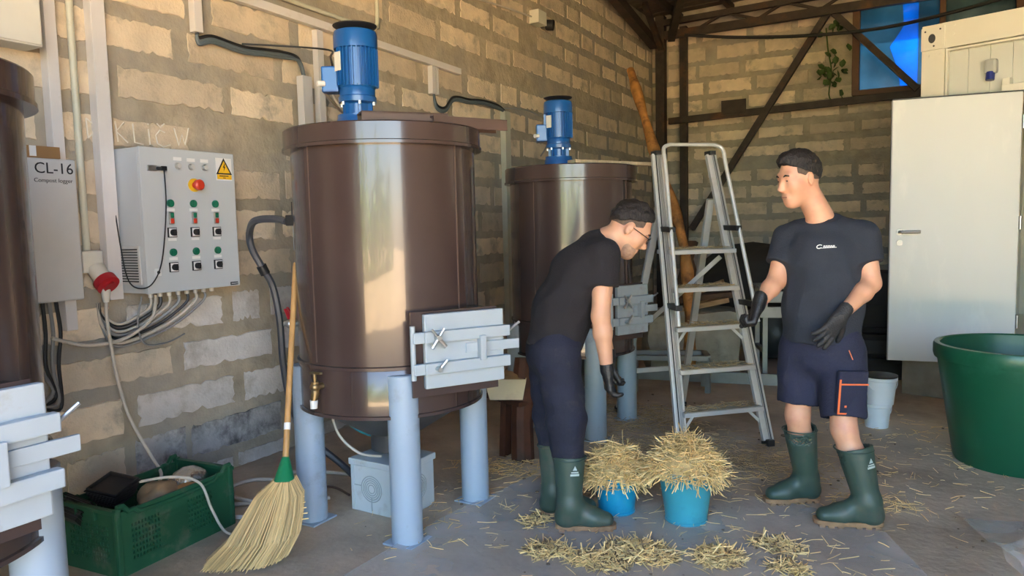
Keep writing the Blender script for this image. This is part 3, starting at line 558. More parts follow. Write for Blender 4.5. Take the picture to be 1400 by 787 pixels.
# writing scratched into a block above the cabinet
M_scr = mat('scratch_chalk', (.78, .73, .64), .9, var=.05)
def scratch(strokes):
    mb = MB()
    for s_ in strokes: mb.tube([(-3.7375, y, z) for y, z in s_], .0042, 5)
    return mb
ST = [[(2.425, 2.062), (2.435, 1.955)], [(2.475, 2.06), (2.428, 2.01), (2.49, 1.955)], [(2.525, 2.06), (2.53, 1.96), (2.58, 1.952)], [(2.615, 2.04), (2.62, 1.955)], [(2.612, 2.062), (2.616, 2.068)],
      [(2.715, 2.03), (2.685, 2.04), (2.658, 2.01), (2.665, 1.965), (2.70, 1.950), (2.745, 1.965)], [(2.668, 2.075), (2.69, 2.055), (2.715, 2.078)], [(2.775, 2.06), (2.80, 1.965), (2.825, 2.03), (2.84, 1.97), (2.87, 2.07)],
      [(2.27, 2.06), (2.275, 1.96)], [(2.27, 2.06), (2.31, 2.03), (2.30, 1.985), (2.275, 1.96)]]
scratch(ST).build('lettering', M_scr, wall_left)
# ================================================================== floor things
M_crate = mat('green_crate_plastic', (.012, .085, .040), .5, var=.12, scale=9, dirt=(.10, .12, .08), dirt_amt=.2, dscale=9)
M_straw = mat('straw', (.80, .57, .25), .7, var=.15, scale=25, island=.35)
M_straw_old = mat('old_straw', (.48, .35, .18), .85, var=.15, scale=14, island=.4)
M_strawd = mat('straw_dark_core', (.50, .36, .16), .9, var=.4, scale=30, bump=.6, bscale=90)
def strands(n, place, lo=.05, hi=.16, r=.0016, seed=1, bend=.25):
    """Thin bent three-sided stalks; place(rng) gives a point and a direction."""
    g = random.Random(seed); mb = MB(); V = []; F = []
    for i in range(n):
        p, d = place(g); d = Vector(d).normalized(); L = g.uniform(lo, hi); q = d.orthogonal().normalized(); w = d.cross(q); a = g.uniform(0, 6.28); bdir = q * cos(a) + w * sin(a); rr = r * g.uniform(.7, 1.5)
        c = [p - d * L / 2, p + bdir * L * bend * g.uniform(-.3, .3), p + d * L / 2]; b = len(V)
        for j in range(3):
            for k in range(3): t = 2.094 * k; V.append(c[j] + (q * cos(t) + w * sin(t)) * rr)
        for j in range(2):
            for k in range(3): l = (k + 1) % 3; F.append((b + j * 3 + k, b + j * 3 + l, b + j * 3 + 3 + l, b + j * 3 + 3 + k))
        F.append((b, b + 2, b + 1)); F.append((b + 6, b + 7, b + 8))
    mb.v = [tuple(v) for v in V]; mb.f = F; mb.sm = [False] * len(F); return mb
# ---- green crate
cr = thing('plastic_crate', 'green perforated plastic crate on floor against the block wall', 'crate', (-3.19, 2.12, 0), rad(4))
cw, cl, ch = .37, .62, .285
def cbox(name, c, d, p=cr, bev=.004): return MB().box(c, d, bev=bev).build(name, M_crate, p, local=True)
cbox('crate_floor', (0, 0, .012), (cw, cl, .016))
def crate_wall(name, p0, axis, length):
    """Wall panel with rows of slot holes; axis x or y."""
    mb = MB(); th = .010
    def B(u0, u1, z0, z1):
        c = ((u0 + u1) / 2, 0, (z0 + z1) / 2); d = (u1 - u0, th, z1 - z0)
        if axis == 'y': c = (c[1], c[0], c[2]); d = (d[1], d[0], d[2])
        mb.box(Vector(c) + Vector(p0), d)
    hl = length / 2; pad = .055; n = int((length - 2 * pad) / .016)
    B(-hl, -hl + pad, 0, ch); B(hl - pad, hl, 0, ch); B(-hl + pad, hl - pad, 0, .05); B(-hl + pad, hl - pad, ch - .065, ch)
    st_ = (length - 2 * pad) / n
    for i in range(n):
        if (i // 9) % 2 == 0 or axis == 'x': B(-hl + pad + i * st_, -hl + pad + i * st_ + st_ * .5, .05, ch - .065)
        else: B(-hl + pad + i * st_, -hl + pad + (i + 1) * st_, .05, ch - .065)
    for k in range(7): z = .05 + (ch - .115) * k / 7; B(-hl + pad, hl - pad, z, z + .009)
    return mb.build(name, M_crate, cr, local=True)
crate_wall('end_wall', (0, -cl / 2, 0), 'x', cw); crate_wall('end_wall', (0, cl / 2, 0), 'x', cw); crate_wall('side_wall', (cw / 2, 0, 0), 'y', cl); crate_wall('side_wall', (-cw / 2, 0, 0), 'y', cl)
rimh = lambda y: ch + .012
for sx in (-1, 1):
    mb = MB(); mb.tube([(sx * (cw / 2 + .004), y, ch - .004 - .028 * max(0, cos(y / cl * pi)) ** .5 * (1 if abs(y) < cl * .36 else 0) + (.03 if abs(y) > cl * .42 else 0)) for y in [(-.5 + i / 24) * cl for i in range(25)]], .012, 8); mb.build('rim', M_crate, cr, local=True)
for sy in (-1, 1): cbox('rim', (0, sy * (cl / 2 + .004), ch + .004), (cw + .03, .030, .018)); 
for sx in (-1, 1):
    for sy in (-1, 1): cbox('corner_post', (sx * cw / 2, sy * cl / 2, ch / 2 + .012), (.028, .028, ch + .02), bev=.008)
for dx in (-.06, .06): cbox('rim_rib', (dx, -cl / 2 - .012, ch - .02), (.012, .018, .045))
# crate contents
CZ = Vector((-3.19, 2.12, 0))
M_tray = mat('black_tray', (.014, .014, .016), .4, var=.1)
def tray(c, rz, ry, label):
    T_ = thing('seed_tray', label, 'plastic tray', c, rz); T_.rotation_euler = (ry, .15, rz)
    mb = MB(); mb.lathe([(0, 0), (.075, 0), (.10, .085), (.107, .085), (.107, .092), (.096, .092), (.07, .008), (0, .008)], seg=4, smooth=False, R=Matrix.Rotation(pi / 4, 3, 'Z')); mb.build('tray_body', M_tray, T_, local=True)
    for i in range(6): MB().box((0, 0, .018 + i * .012), (.125 + i * .008, .125 + i * .008, .004)).build('ridge', M_tray, T_, local=True)
tray((-3.23, 1.97, .255), .3, .2, 'black ribbed plastic tray standing in the green crate'); tray((-3.27, 1.80, .20), .1, -.9, 'flat black plastic tray at the near end of green crate')
M_foil = mat('silver_foil', (.70, .70, .70), .22, metal=.9, var=.1, bump=1.0, bscale=22)
M_pack = mat('brown_pack_paper', (.33, .21, .115), .6, var=.3, scale=12, bump=.5, bscale=20)
M_orange = mat('orange_brown_plastic', (.50, .24, .08), .5, var=.25, scale=14)
def lump(name, c, r, m_, label, cat, seed, sc=(1, 1, 1), amp=.22, rot=0.0):
    g = random.Random(seed); bm = bmesh.new(); bmesh.ops.create_icosphere(bm, subdivisions=3, radius=1.0); off = [Vector((g.uniform(-9, 9), g.uniform(-9, 9), g.uniform(-9, 9))) for _ in range(2)]
    from mathutils import noise as nz
    for v in bm.verts:
        k = 1 + amp * nz.noise(v.co * 1.6 + off[0]) + amp * .5 * nz.noise(v.co * 3.7 + off[1]); v.co = Matrix.Rotation(rot, 3, 'Z') @ Vector((v.co.x * sc[0] * k * r, v.co.y * sc[1] * k * r, v.co.z * sc[2] * k * r))
    mb = MB(); mb.bm(bm, None, c, True); return mb.build(name, m_, label=label, cat=cat)
lump('foil_bundle', (-3.15, 2.30, .265), .075, M_foil, 'crumpled silver foil bundle lying in the green crate', 'foil', 4, (1, 1.2, .7))
lump('paper_pack', (-3.14, 2.13, .235), .085, M_pack, 'brown packet between black tray and foil in green crate', 'packet', 6, (1, 1.1, .8)); lump('plastic_scrap', (-3.10, 2.24, .225), .065, M_orange, 'orange brown scrap beside foil in the green crate', 'scrap', 8, (.9, 1.3, .7))
lump('scrap_bag', (-3.2, 2.12, .10), .14, M_tray, 'dark scraps filling the bottom of the green crate', 'scrap', 12, (.95, 1.9, .6))
cable([(-3.26, 2.02, .29), (-3.16, 2.06, .325), (-3.06, 2.16, .33), (-2.985, 2.24, .285), (-2.965, 2.28, .15), (-2.93, 2.33, .02), (-2.86, 2.40, .012)], .0065, M_cwht, 'pale cable arching out of the crate onto the floor')
cable([(-2.86, 2.40, .010), (-2.93, 2.62, .010), (-3.05, 2.85, .010), (-2.95, 3.05, .010), (-2.75, 3.0, .010)], .007, mat('brown_cable', (.10, .06, .045), .5, var=.1), 'thin brown cable curving on the floor past the crate')
cable([(-3.30, 2.55, .012), (-3.10, 2.75, .012), (-3.22, 2.98, .012), (-3.42, 2.95, .012), (-3.45, 2.78, .012), (-3.25, 2.66, .030), (-2.95, 2.72, .014), (-2.82, 2.92, .012)], .011, M_cwht, 'white cable coiled on the floor behind the broom')
cable([(-3.10, 2.48, .012), (-2.95, 2.56, .012), (-2.80, 2.68, .012), (-2.72, 2.78, .012)], .011, M_white_pl, 'straight white cable on the floor left of the broom')
cable([(-3.40, 3.10, .014), (-3.15, 3.22, .014), (-2.85, 3.30, .014), (-2.7, 3.45, .014)], .012, M_cwht, 'pale cable along the wall foot behind the tank leg')
cable([(-2.72, 2.85, .55), (-2.68, 2.86, .40), (-2.58, 2.90, .30), (-2.46, 2.94, .285)], .007, M_cwht, 'white wire dropping from the tank to the grey box')
cable([(-2.74, 2.90, .54), (-2.66, 2.95, .42), (-2.52, 2.98, .38), (-2.42, 2.96, .48), (-2.40, 2.95, .56)], .010, mat('teal_hose', (.03, .22, .30), .4, var=.1), 'teal hose drooping under the near tank', name='hose')
mb = MB(); mb.cyl((-2.42, 2.96, .475), (-2.405, 2.95, .56), .014, 10); mb.build('hose_coupling', M_red, label='red coupling at the end of the teal hose', cat='coupling')
# ---- broom
bt = Vector((-2.765, 2.70, 1.305)); bc = Vector((-2.545, 2.365, .425)); bdn = (bc - bt).normalized()
bro = thing('broom', 'straw broom with wooden handle and green collar leaning on tank', 'broom', (-2.51, 2.2, 0))
M_handle = mat('broom_wood', (.50, .28, .10), .5, var=.2, scale=4, stretch=(8, 8, 1), coat=.15)
mb = MB(); mb.tube([bt, bt + bdn * .02, bc], [.011, .0135, .0145], 14); mb.build('handle', M_handle, bro)
mb = MB(); q = bt + bdn * .80; mb.tube([q, q + bdn * .032], .0155, 14); mb.build('handle_sticker', M_sticker, bro)
M_gcol = mat('green_collar', (.01, .20, .08), .4, var=.05)
mb = MB(); mb.tube([bc - bdn * .01, bc + bdn * .02, bc + bdn * .07, bc + bdn * .105], [.017, .026, .040, .050], 20); mb.build('collar', M_gcol, bro)
M_bris = mat('sorghum_bristle', (.60, .42, .19), .8, var=.1, scale=9, island=.4)
b0 = bc + bdn * .085; fl_ = Vector((-.80, -.60, 0)).normalized(); dep = Vector((.5, -.75, 0)).normalized()
def bristles(n, seed):
    g = random.Random(seed); mb = MB(); V = []; F = []
    for i in range(n):
        u = g.uniform(-1, 1); v_ = g.gauss(0, .35); s0 = b0 + Vector((.872, .489, 0)) * (u * .045) + dep * v_ * .05
        # fan spreads and sweeps to the left, tips on the floor
        tip = Vector((-2.555, 2.145, .012)) + Vector((.872, .489, 0)) * (u * .155 + g.uniform(-.012, .012)) + Vector((-.3, -.4, 0)) * .10 * (-u * .5 + .3) + dep * v_ * .06 + Vector((0, 0, max(0, g.gauss(.0, .012)) + .05 * max(0, u) ** 2))
        mid = (s0 * .5 + tip * .5) + Vector((.872, .489, 0)) * (.030 + u * .020) + Vector((0, 0, .015)); rr = .0019 * g.uniform(.6, 1.5); pts = [s0, s0 * .55 + mid * .45 + Vector((.872, .489, 0)) * .022 * u, mid, mid * .5 + tip * .5 + Vector((.872, .489, 0)) * .018, tip]; b = len(V)
        for p in pts:
            for k in range(3): t = 2.094 * k; V.append(p + Vector((.872, .489, 0)) * cos(t) * rr + dep * sin(t) * rr)
        for j in range(4):
            for k in range(3): l = (k + 1) % 3; F.append((b + j * 3 + k, b + j * 3 + l, b + j * 3 + 3 + l, b + j * 3 + 3 + k))
    mb.v = [tuple(v) for v in V]; mb.f = F; mb.sm = [False] * len(F); return mb
bristles(1900, 3).build('bristles', M_bris, bro, kind='stuff')
for k in range(5):
    f = .22 + k * .065; c0 = b0 * (1 - f) + Vector((-2.49, 2.20, .01)) * f; wd = .055 + .145 * f * .9
    mb = MB(); mb.tube([c0 + Vector((.872, .489, 0)) * (wd * s_) + dep * .026 * cos(s_ * 1.5) + Vector((.872, .489, 0)) * .02 for s_ in (-1, -.6, -.2, .2, .6, 1)], .0028, 5); mb.build('stitching', M_straw, bro)
# ---- grey plastic box with ring knockouts under the near tank
gb = thing('junction_box', 'grey plastic box with ring shaped knockouts under the near tank', 'box', (-2.44, 3.0, 0), rad(-2))
M_gbox = mat('grey_box_plastic', (.50, .55, .58), .5, var=.05, dirt=(.36, .37, .36), dirt_amt=.2, dscale=7)
MB().box((0, 0, .125), (.335, .27, .25), bev=.006).build('box_body', M_gbox, gb, local=True); MB().box((0, 0, .262), (.355, .29, .035), bev=.006).build('box_lid', M_gbox, gb, local=True)
M_gboxd = mat('box_groove', (.30, .34, .36), .6, var=.05)
for (cx_, ax) in ((-.03, 'f'), (.0, 'r')):
    for k, rr in enumerate((.022, .034, .045, .056, .068)):
        R_ = frame_cols(Vector((1, 0, 0)), Vector((0, 0, 1)), Vector((0, -1, 0))) if ax == 'f' else frame_cols(Vector((0, 1, 0)), Vector((0, 0, 1)), Vector((1, 0, 0)))
        mb = MB(); c_ = Vector((cx_, -.135, .13)) if ax == 'f' else Vector((.1675, cx_, .13)); mb.tube([c_ + R_ @ Vector((rr * cos(t * pi / 16), rr * sin(t * pi / 16), 0)) for t in range(32)], .0030, 6, closed=True); mb.build('knockout_ring', M_gboxd, gb, local=True)
for x_ in (-.155, .155): MB().box((x_, -.137, .125), (.02, .006, .24)).build('edge_rib', M_gbox, gb, local=True)
MB().box((-.03, -.1365, .05), (.004, .004, .07)).build('edge_rib', M_gboxd, gb, local=True); MB().box((-.12, -.1365, .14), (.05, .004, .004)).build('edge_rib', M_gboxd, gb, local=True)
# ---- brown timber post and cream tray beyond the near tank
M_post = mat('dark_red_brown_timber', (.085, .028, .014), .6, var=.45, scale=6, bump=.5, bscale=15, dirt=(.03, .018, .012), dirt_amt=.4, dscale=5)
po = thing('timber_post', 'dark red brown timber post standing behind the bent man', 'timber', (-2.2, 4.0, 0))
mb = MB(); mb.tube([(-2.20, 3.99, 0), (-2.20, 3.99, .25), (-2.19, 4.0, .50), (-2.19, 4.02, .64)], [.075, .07, .072, .06], 10, smooth=False); mb.build('post', M_post, po); mb = MB(); mb.bar((-2.34, 4.03, .0), (-2.33, 4.05, .40), .12, .04); mb.build('board', M_post, po)
mb = MB(); mb.bar((-2.46, 4.1, .37), (-2.14, 3.96, .37), .14, .03); mb.build('shelf_board', M_post, po)
M_cream = mat('cream_plastic', (.74, .66, .48), .5, var=.06, dirt=(.5, .42, .3), dirt_amt=.15)
ty = thing('plastic_tray', 'cream plastic tray of scraps below the hatch of near tank', 'tray', (-2.27, 3.93, .40), rad(25))
mb = MB(); mb.lathe([(0, 0), (.115, 0), (.145, .13), (.137, .13), (.108, .008), (0, .008)], seg=4, smooth=False, R=Matrix.Diagonal((1.25, .8, 1)) @ Matrix.Rotation(pi / 4, 3, 'Z')); mb.build('tray_body', M_cream, ty, local=True)
lump('scrap_heap', (-2.26, 3.95, .515), .07, M_pack, 'brown scraps heaped in the cream tray', 'scrap', 5, (1.5, .9, .6), .5)
# ---- blue buckets with straw
def bucket(c, rt, rb_, h, col, label, seed, tall):
    Mx = mat('bucket_' + str(seed), col, .42, var=.10, scale=6, dirt=tuple(x * .75 for x in col), dirt_amt=.15, dscale=8)
    B = thing('bucket', label, 'bucket', (*c, 0), 0, 'blue buckets of straw'); mb = MB(); mb.lathe([(0, .006), (rb_ - .01, .006), (rb_, 0), (rb_ + .002, .012), (rt - .006, h - .03), (rt - .004, h - .028), (rt + .004, h - .02), (rt + .006, h), (rt, h), (rt - .008, h - .02), (rb_ - .006, .02), (0, .015)], seg=48); mb.build('bucket_body', Mx, B, local=True)
    mb = MB(); mb.lathe([(rb_, .004), (rb_ + .005, .004), (rb_ + .005, .016), (rb_ + .002, .018)], seg=48); mb.build('foot_ring', Mx, B, local=True)
    S = thing('straw_heap', 'straw heaped on the ' + label.split(' bucket')[0] + ' bucket', 'straw', (*c, h)); S['kind'] = 'stuff'
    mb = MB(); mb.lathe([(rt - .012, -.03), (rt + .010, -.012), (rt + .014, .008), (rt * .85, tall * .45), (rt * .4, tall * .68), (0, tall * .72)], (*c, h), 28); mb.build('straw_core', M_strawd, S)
    def pl(g):
        a = g.uniform(0, 6.283); f = g.random() ** .45 * 1.14; z = tall * max(0, (1 - f * f)) * g.uniform(.5, 1.0) + g.uniform(-.012, .02)
        over = f > .88
        wob = 1 + .10 * sin(3 * a + seed) + .07 * sin(5 * a + 2 * seed); p = Vector((c[0] + cos(a) * rt * f * wob, c[1] + sin(a) * rt * f * wob, h + z * (1 + .25 * sin(2 * a + seed)) - (g.uniform(0, .045) if over else 0))); t = g.uniform(0, 6.283); d = Vector((cos(t), sin(t), g.gauss(0, .26)))
        if over and g.random() < .28: d = Vector((cos(a), sin(a), -g.uniform(.4, 1.8)))
        elif g.random() < .13: d = Vector((g.gauss(0, .6), g.gauss(0, .6), .9))
        return p, d
    strands(1500, pl, .06, .20, .0019, seed, .6).build('straw_stalks', M_straw, S, kind='stuff')
    return B
bucket((-1.365, 3.46), .115, .090, .215, (.010, .27, .46), 'bright blue bucket by the bent man', 21, .115)
bucket((-1.015, 3.50), .140, .098, .285, (.05, .34, .44), 'larger turquoise bucket nearer the ladder', 22, .125)
# ---- big green tub
M_tub = mat('green_tub_plastic', (.006, .085, .042), .36, var=.10, scale=4, dirt=(.02, .12, .07), dirt_amt=.15, coat=.1)
tu = thing('tub', 'large round dark green plastic tub at the right edge', 'tub', (.49, 5.20, 0))
mb = MB(); mb.lathe([(0, .012), (.31, .012), (.325, 0), (.335, .02), (.428, .60), (.432, .62), (.432, .695), (.422, .70), (.415, .62), (.32, .03), (0, .03)], seg=72); mb.build('tub_body', M_tub, tu, local=True)
mb = MB(); mb.lathe([(.425, .615), (.446, .618), (.452, .64), (.452, .69), (.446, .705), (.425, .708), (.415, .70)], seg=72); mb.build('rim', M_tub, tu, local=True)
# ---- aluminium step ladder
M_alu = mat('aluminium', (.60, .60, .57), .42, metal=.35, var=.08, scale=5, dirt=(.5, .47, .40), dirt_amt=.2)
M_alud = mat('worn_tread', (.42, .39, .33), .6, metal=.5, var=.3, scale=12, dirt=(.30, .23, .13), dirt_amt=.4, dscale=10)
ang = .767; la = Vector((cos(ang), sin(ang), 0)); lb = Vector((-sin(ang), cos(ang), 0)); Z = Vector((0, 0, 1)); lo = Vector((-1.104, 4.717, 0))
lad = thing('step_ladder', 'aluminium step ladder with handrails standing between the two men', 'ladder', lo)
def LP(w, z, back=0.0): return lo + la * w + lb * (.572 * z / 1.953 + back) + Z * z
def hw_(z): return .308 - .103 * z / 1.953
for s_ in (-1, 1):
    st_ = MB().bar(LP(s_ * .308, .03), LP(s_ * hw_(1.93), 1.93), .030, .075, up=la, bev=.003).build('stile', M_alu, lad)
    for k in (-.022, 0, .022): MB().bar(LP(s_ * .308, .03) + la * s_ * .0155 + lb * k - lb * 0, LP(s_ * hw_(1.93), 1.93) + la * s_ * .0155 + lb * k, .003, .006, up=la).build('groove', M_blackpl, st_)
    for k in (-.022, 0.0, .022): MB().bar(LP(s_ * .308, .03) - lb * .0385 + la * k * .4, LP(s_ * hw_(1.93), 1.93) - lb * .0385 + la * k * .4, .003, .0025, up=la).build('groove', M_cgry, st_)
    MB().box(LP(s_ * .308, .018), (.05, .085, .045), rz=ang, bev=.006).build('rubber_foot', M_blackpl, st_)
    MB().box(LP(s_ * hw_(1.93), 1.94), (.045, .085, .03), rz=ang, bev=.004).build('end_cap', M_blackpl, st_)
for i, z in enumerate((.24, .50, .765, 1.015, 1.265)):
    w = hw_(z) - .012; t_ = MB().box(LP(0, z + (0), .02), (2 * w, .15 if i < 4 else .26, .028), rz=ang, bev=.003).build('tread', M_alu, lad)
    MB().box(LP(0, z + .0155, .02), (2 * w - .02, .135, .003), rz=ang).build('tread_surface', M_alud, t_)
    if i in (0, 2):
        for s_ in (-1, 1): MB().bar(LP(s_ * (w - .09), z - .01), LP(s_ * (hw_(z - .11) - .012), z - .11), .018, .006, up=lb).build('corner_brace', M_alu, t_)
    g = random.Random(40 + i)
    def pl(g, z=z, w=w): return LP(g.uniform(-w, w) * .95, z + .02 + abs(g.gauss(0, .004)), g.uniform(-.05, .09)), Vector((g.gauss(0, 1), g.gauss(0, 1), g.gauss(0, .12)))
    sm = strands(150, pl, .02, .08, .0013, 50 + i); sm.build('straw_litter', M_straw_old, label='straw litter on the ' + ('lowest', 'second lowest', 'middle', 'second highest', 'top')[i] + ' ladder tread', cat='straw', kind='stuff')
for s_ in (-1, 1):                 # handrails with black clamps
    x0, x1 = s_ * (hw_(1.95) + .012), s_ * (hw_(.8) + (.012 if s_ < 0 else .03))
    rp = [LP(x1, .80, -.13), LP(x0 + s_ * .01, 1.80, -.15), LP(x0 + s_ * .008, 1.92, -.15), LP(x0 - s_ * .005, 1.965, -.145), LP(x0 - s_ * .05, 1.985, -.14)]
    hr = MB().tube(smooth_path(rp, 5), .0135, 10).build('handrail', M_alu, lad)
    for z in (.92, 1.42): q = (z - .8); MB().bar(LP(x1 + (x0 - x1) * q / 1.0, z - .005, -.155), LP(s_ * hw_(z), z, 0.01), .045, .035, up=Z, bev=.004).build('rail_clamp', M_blackpl, hr)
MB().tube([LP(-hw_(1.95) - .012 + .05, 1.985, -.14), LP(hw_(1.95) + .012 - .05, 1.985, -.14)], .0125, 10).build('top_rail', M_alu, lad)
for s_ in (-1, 1):
    top = LP(s_ * .19, 1.62, .06); ft = lo + la * (s_ * .27) + lb * 1.12 + Z * .02
    rl_ = MB().bar(top, ft, .028, .05, up=la, bev=.003).build('rear_leg', M_alu, lad); MB().box(ft, (.05, .07, .04), rz=ang, bev=.005).build('rubber_foot', M_blackpl, rl_)
ft = lambda s_, f: (LP(s_ * .19, 1.62, .06) * (1 - f) + (lo + la * (s_ * .27) + lb * 1.12 + Z * .02) * f)
MB().bar(ft(-1, .8), ft(1, .8), .02, .035, up=Z).build('cross_bar', M_alu, lad); MB().bar(ft(-1, .62), LP(.20, 1.22, .06), .018, .03, up=Z).build('cross_brace', M_alu, lad)
# ================================================================== white container with its door standing open
M_cont = mat('cream_container_paint', (.72, .68, .58), .45, var=.04, scale=3, dirt=(.55, .50, .40), dirt_amt=.1)
M_contp = mat('container_panel', (.58, .585, .53), .5, var=.04, scale=3)
M_door = mat('grey_white_door', (.60, .60, .57), .42, var=.05, scale=1.5, dirt=(.70, .69, .64), dirt_amt=.12, dscale=3, stretch=(1, 1, .35))
M_dark = mat('dark_interior', (.03, .03, .032), .8, var=.2)
ca = math.atan2(-.32, .95); ct = thing('container', 'cream white site container with corner casting and open door', 'container', (-.08, 7.0, .30), ca)
def K(name, c, d, m_=M_cont, p=ct, bev=.004): return MB().box(c, d, bev=bev).build(name, m_, p, local=True)
# local frame: x along the front, y into the container, z up from the container floor
Wc, Hc, Dc = 3.0, 2.69, 2.4
K('corner_post', (.085, .075, Hc / 2), (.17, .15, Hc)); K('corner_post', (Wc - .085, .075, Hc / 2), (.17, .15, Hc)); K('corner_post', (.085, Dc - .07, Hc / 2), (.17, .15, Hc))
K('top_rail', (Wc / 2, .06, Hc - .10), (Wc - .30, .13, .20)); K('bottom_rail', (Wc / 2, .06, .08), (Wc - .30, .13, .16)); K('side_top_rail', (.06, Dc / 2, Hc - .10), (.12, Dc - .3, .20)); K('side_bottom_rail', (.06, Dc / 2, .08), (.12, Dc - .3, .16))
K('roof_panel', (Wc / 2, Dc / 2, Hc - .03), (Wc - .1, Dc - .1, .05)); K('floor_panel', (Wc / 2, Dc / 2, .10), (Wc - .1, Dc - .1, .08)); K('back_wall', (Wc / 2, Dc - .03, Hc / 2), (Wc - .2, .05, Hc - .2)); K('side_wall', (.05, Dc / 2, Hc / 2), (.05, Dc - .2, Hc - .2), M_contp); K('side_wall', (Wc - .05, Dc / 2, Hc / 2), (.05, Dc - .2, Hc - .2), M_contp)
# front infill panels: left of and above the doorway, ribbed
x0d, x1d, ztop = .62, 1.50, 2.08
for i in range(3): K('wall_panel', (.17 + .15 * (i + .5), .085, Hc / 2), (.1492, .03, Hc - .36), M_contp)
for i in range(9): K('wall_panel', (.62 + .15 * (i + .5), .085, (ztop + Hc - .2) / 2), (.1492, .03, Hc - .2 - ztop), M_contp)
for i in range(7): K('wall_panel', (1.60 + .18 * (i + .5), .085, Hc / 2), (.176, .03, Hc - .36), M_contp)
for (c_, d_) in (((.175 + .008, .03, Hc / 2), (.016, .05, Hc - .38)), ((Wc / 2, .03, Hc - .215), (Wc - .36, .05, .016))): K('panel_bead', c_, d_)
K('door_frame', (x0d - .02, .05, .16 + ztop / 2), (.05, .12, ztop - .1)); K('door_frame', (x1d + .02, .05, .16 + ztop / 2), (.05, .12, ztop - .1)); K('door_head', ((x0d + x1d) / 2, .04, ztop + .03), (x1d - x0d + .09, .13, .06))
# corner castings with their oval holes and bolt heads
M_hole = mat('hole_dark', (.05, .05, .055), .7, var=.1)
for z_ in (.09, Hc - .11):
    cc = K('corner_casting', (.085, -.006, z_), (.172, .02, .18))
    RF = frame_cols(Vector((1, 0, 0)), Vector((0, 0, 1)), Vector((0, -1, 0)))
    mb = MB(); mb.prism([(.026 * cos(t), .036 * sin(t)) for t in [k * pi / 12 for k in range(24)]], .0, .004, R=RF, c=(.08, -.0155, z_)); mb.build('lifting_hole', M_hole, cc, local=True)
    for (bx_, bz_) in ((-.055, .06), (.055, .065), (.01, -.06)): mb = MB(); mb.cyl((.085 + bx_, -.014, z_ + bz_), (.085 + bx_, -.020, z_ + bz_), .007, 10); mb.build('bolt_head', M_hole, ct, local=True)
for (bx_, bz_) in ((.03, -.24), (.11, -.235), (.215, -.03), (.21, -.10)): mb = MB(); mb.cyl((bx_ + .02, -.002, Hc + bz_), (bx_ + .02, -.010, Hc + bz_), .010, 10); mb.build('bolt_head', M_cont, ct, local=True)
# blue and white power inlet above the doorway
pi_ = K('power_inlet', (.485, .045, 2.30), (.085, .075, .11), mat('grey_inlet', (.42, .42, .38), .5), bev=.02); mb = MB(); mb.cyl((.485, .03, 2.255), (.485, .02, 2.195), .030, 18); mb.build('inlet_cap', mat('navy_cap', (.02, .03, .20), .4), ct, local=True)
# door leaf
hx, hy = .585, 6.735; da = rad(8); dl = new_empty('door', (0, 0, 0)); dl.parent = ct; dl['label'] = 'pale grey scratched door standing open'
dv = Vector((-cos(da), -sin(da), 0)); dn = Vector((sin(da), -cos(da), 0)); DW = .86
def DP(w, z, o=0.0): return Vector((hx, hy, 0)) + dv * w + dn * o + Vector((0, 0, z))
RD = frame_cols(-dv, -dn, Vector((0, 0, 1)))
MB().box(DP(DW / 2, 1.345), (DW, .045, 2.05), M=RD, bev=.004).build('door_leaf', M_door, dl); MB().box(DP(DW / 2, 2.374), (DW + .006, .052, .010), M=RD).build('door_edge', M_blackpl, dl); MB().box(DP(DW + .003, 1.345), (.008, .052, 2.05), M=RD).build('door_edge', M_cgry, dl)
h_ = DP(DW - .065, 1.345, .025); M_hdl = mat('door_hardware', (.26, .25, .24), .4, metal=.8); hd = MB().cyl(h_, h_ + dn * .010, .026, 20).build('handle_rose', M_hdl, dl); MB().tube(smooth_path([h_, h_ + dn * .045, h_ + dn * .05 - dv * .03, h_ + dn * .05 - dv * .14], 5), .011, 10).build('lever_handle', M_hdl, dl)
h2 = h_ - Vector((0, 0, .085)); MB().cyl(h2, h2 + dn * .009, .023, 18).build('key_escutcheon', M_hdl, dl)
for z_ in (.6, 1.35, 2.1): mb = MB(); mb.cyl(DP(-.015, z_, .0), DP(-.015, z_ + .10, .0), .011, 10); mb.build('hinge', M_zinc, dl)
cb = MB().box((.06, 7.02, .15), (.34, .44, .30), rz=ca, bev=.012).build('concrete_block', mat('rough_concrete', (.27, .245, .20), .9, var=.25, scale=7, bump=.8, bscale=40), label='rough concrete block carrying the container corner', cat='concrete block')
MB().box((2.70, 6.14, .15), (.34, .44, .30), rz=ca, bev=.012).build('concrete_block', MATS['rough_concrete'], label='concrete block under the far right container corner', cat='concrete block')
# ================================================================== clutter along the back
M_stone = mat('boulder_concrete', (.33, .30, .235), .9, var=.25, scale=5, bump=.8, bscale=20, dirt=(.18, .16, .12), dirt_amt=.3)
def rough_box(c, d, rz, m_, name, label, cat, seed, amp=.05):
    from mathutils import noise as nz
    bm = bmesh.new(); bmesh.ops.create_cube(bm, size=1.0); bmesh.ops.subdivide_edges(bm, edges=list(bm.edges), cuts=7, use_grid_fill=True)
    for v in bm.verts:
        co = Vector((v.co.x * d[0], v.co.y * d[1], v.co.z * d[2])); k = co.copy(); L_ = max(abs(v.co.x), abs(v.co.y), abs(v.co.z)); rnd_ = v.co.normalized() * .5
        co = Vector((co.x * .86 + rnd_.x * d[0] * .24, co.y * .86 + rnd_.y * d[1] * .24, co.z * .9 + rnd_.z * d[2] * .16)); co += nz.noise_vector(k * 5 + Vector((seed, 0, 0))) * amp; v.co = co
    mb = MB(); mb.bm(bm, Matrix.Rotation(rz, 3, 'Z'), c, True); return mb.build(name, m_, label=label, cat=cat)
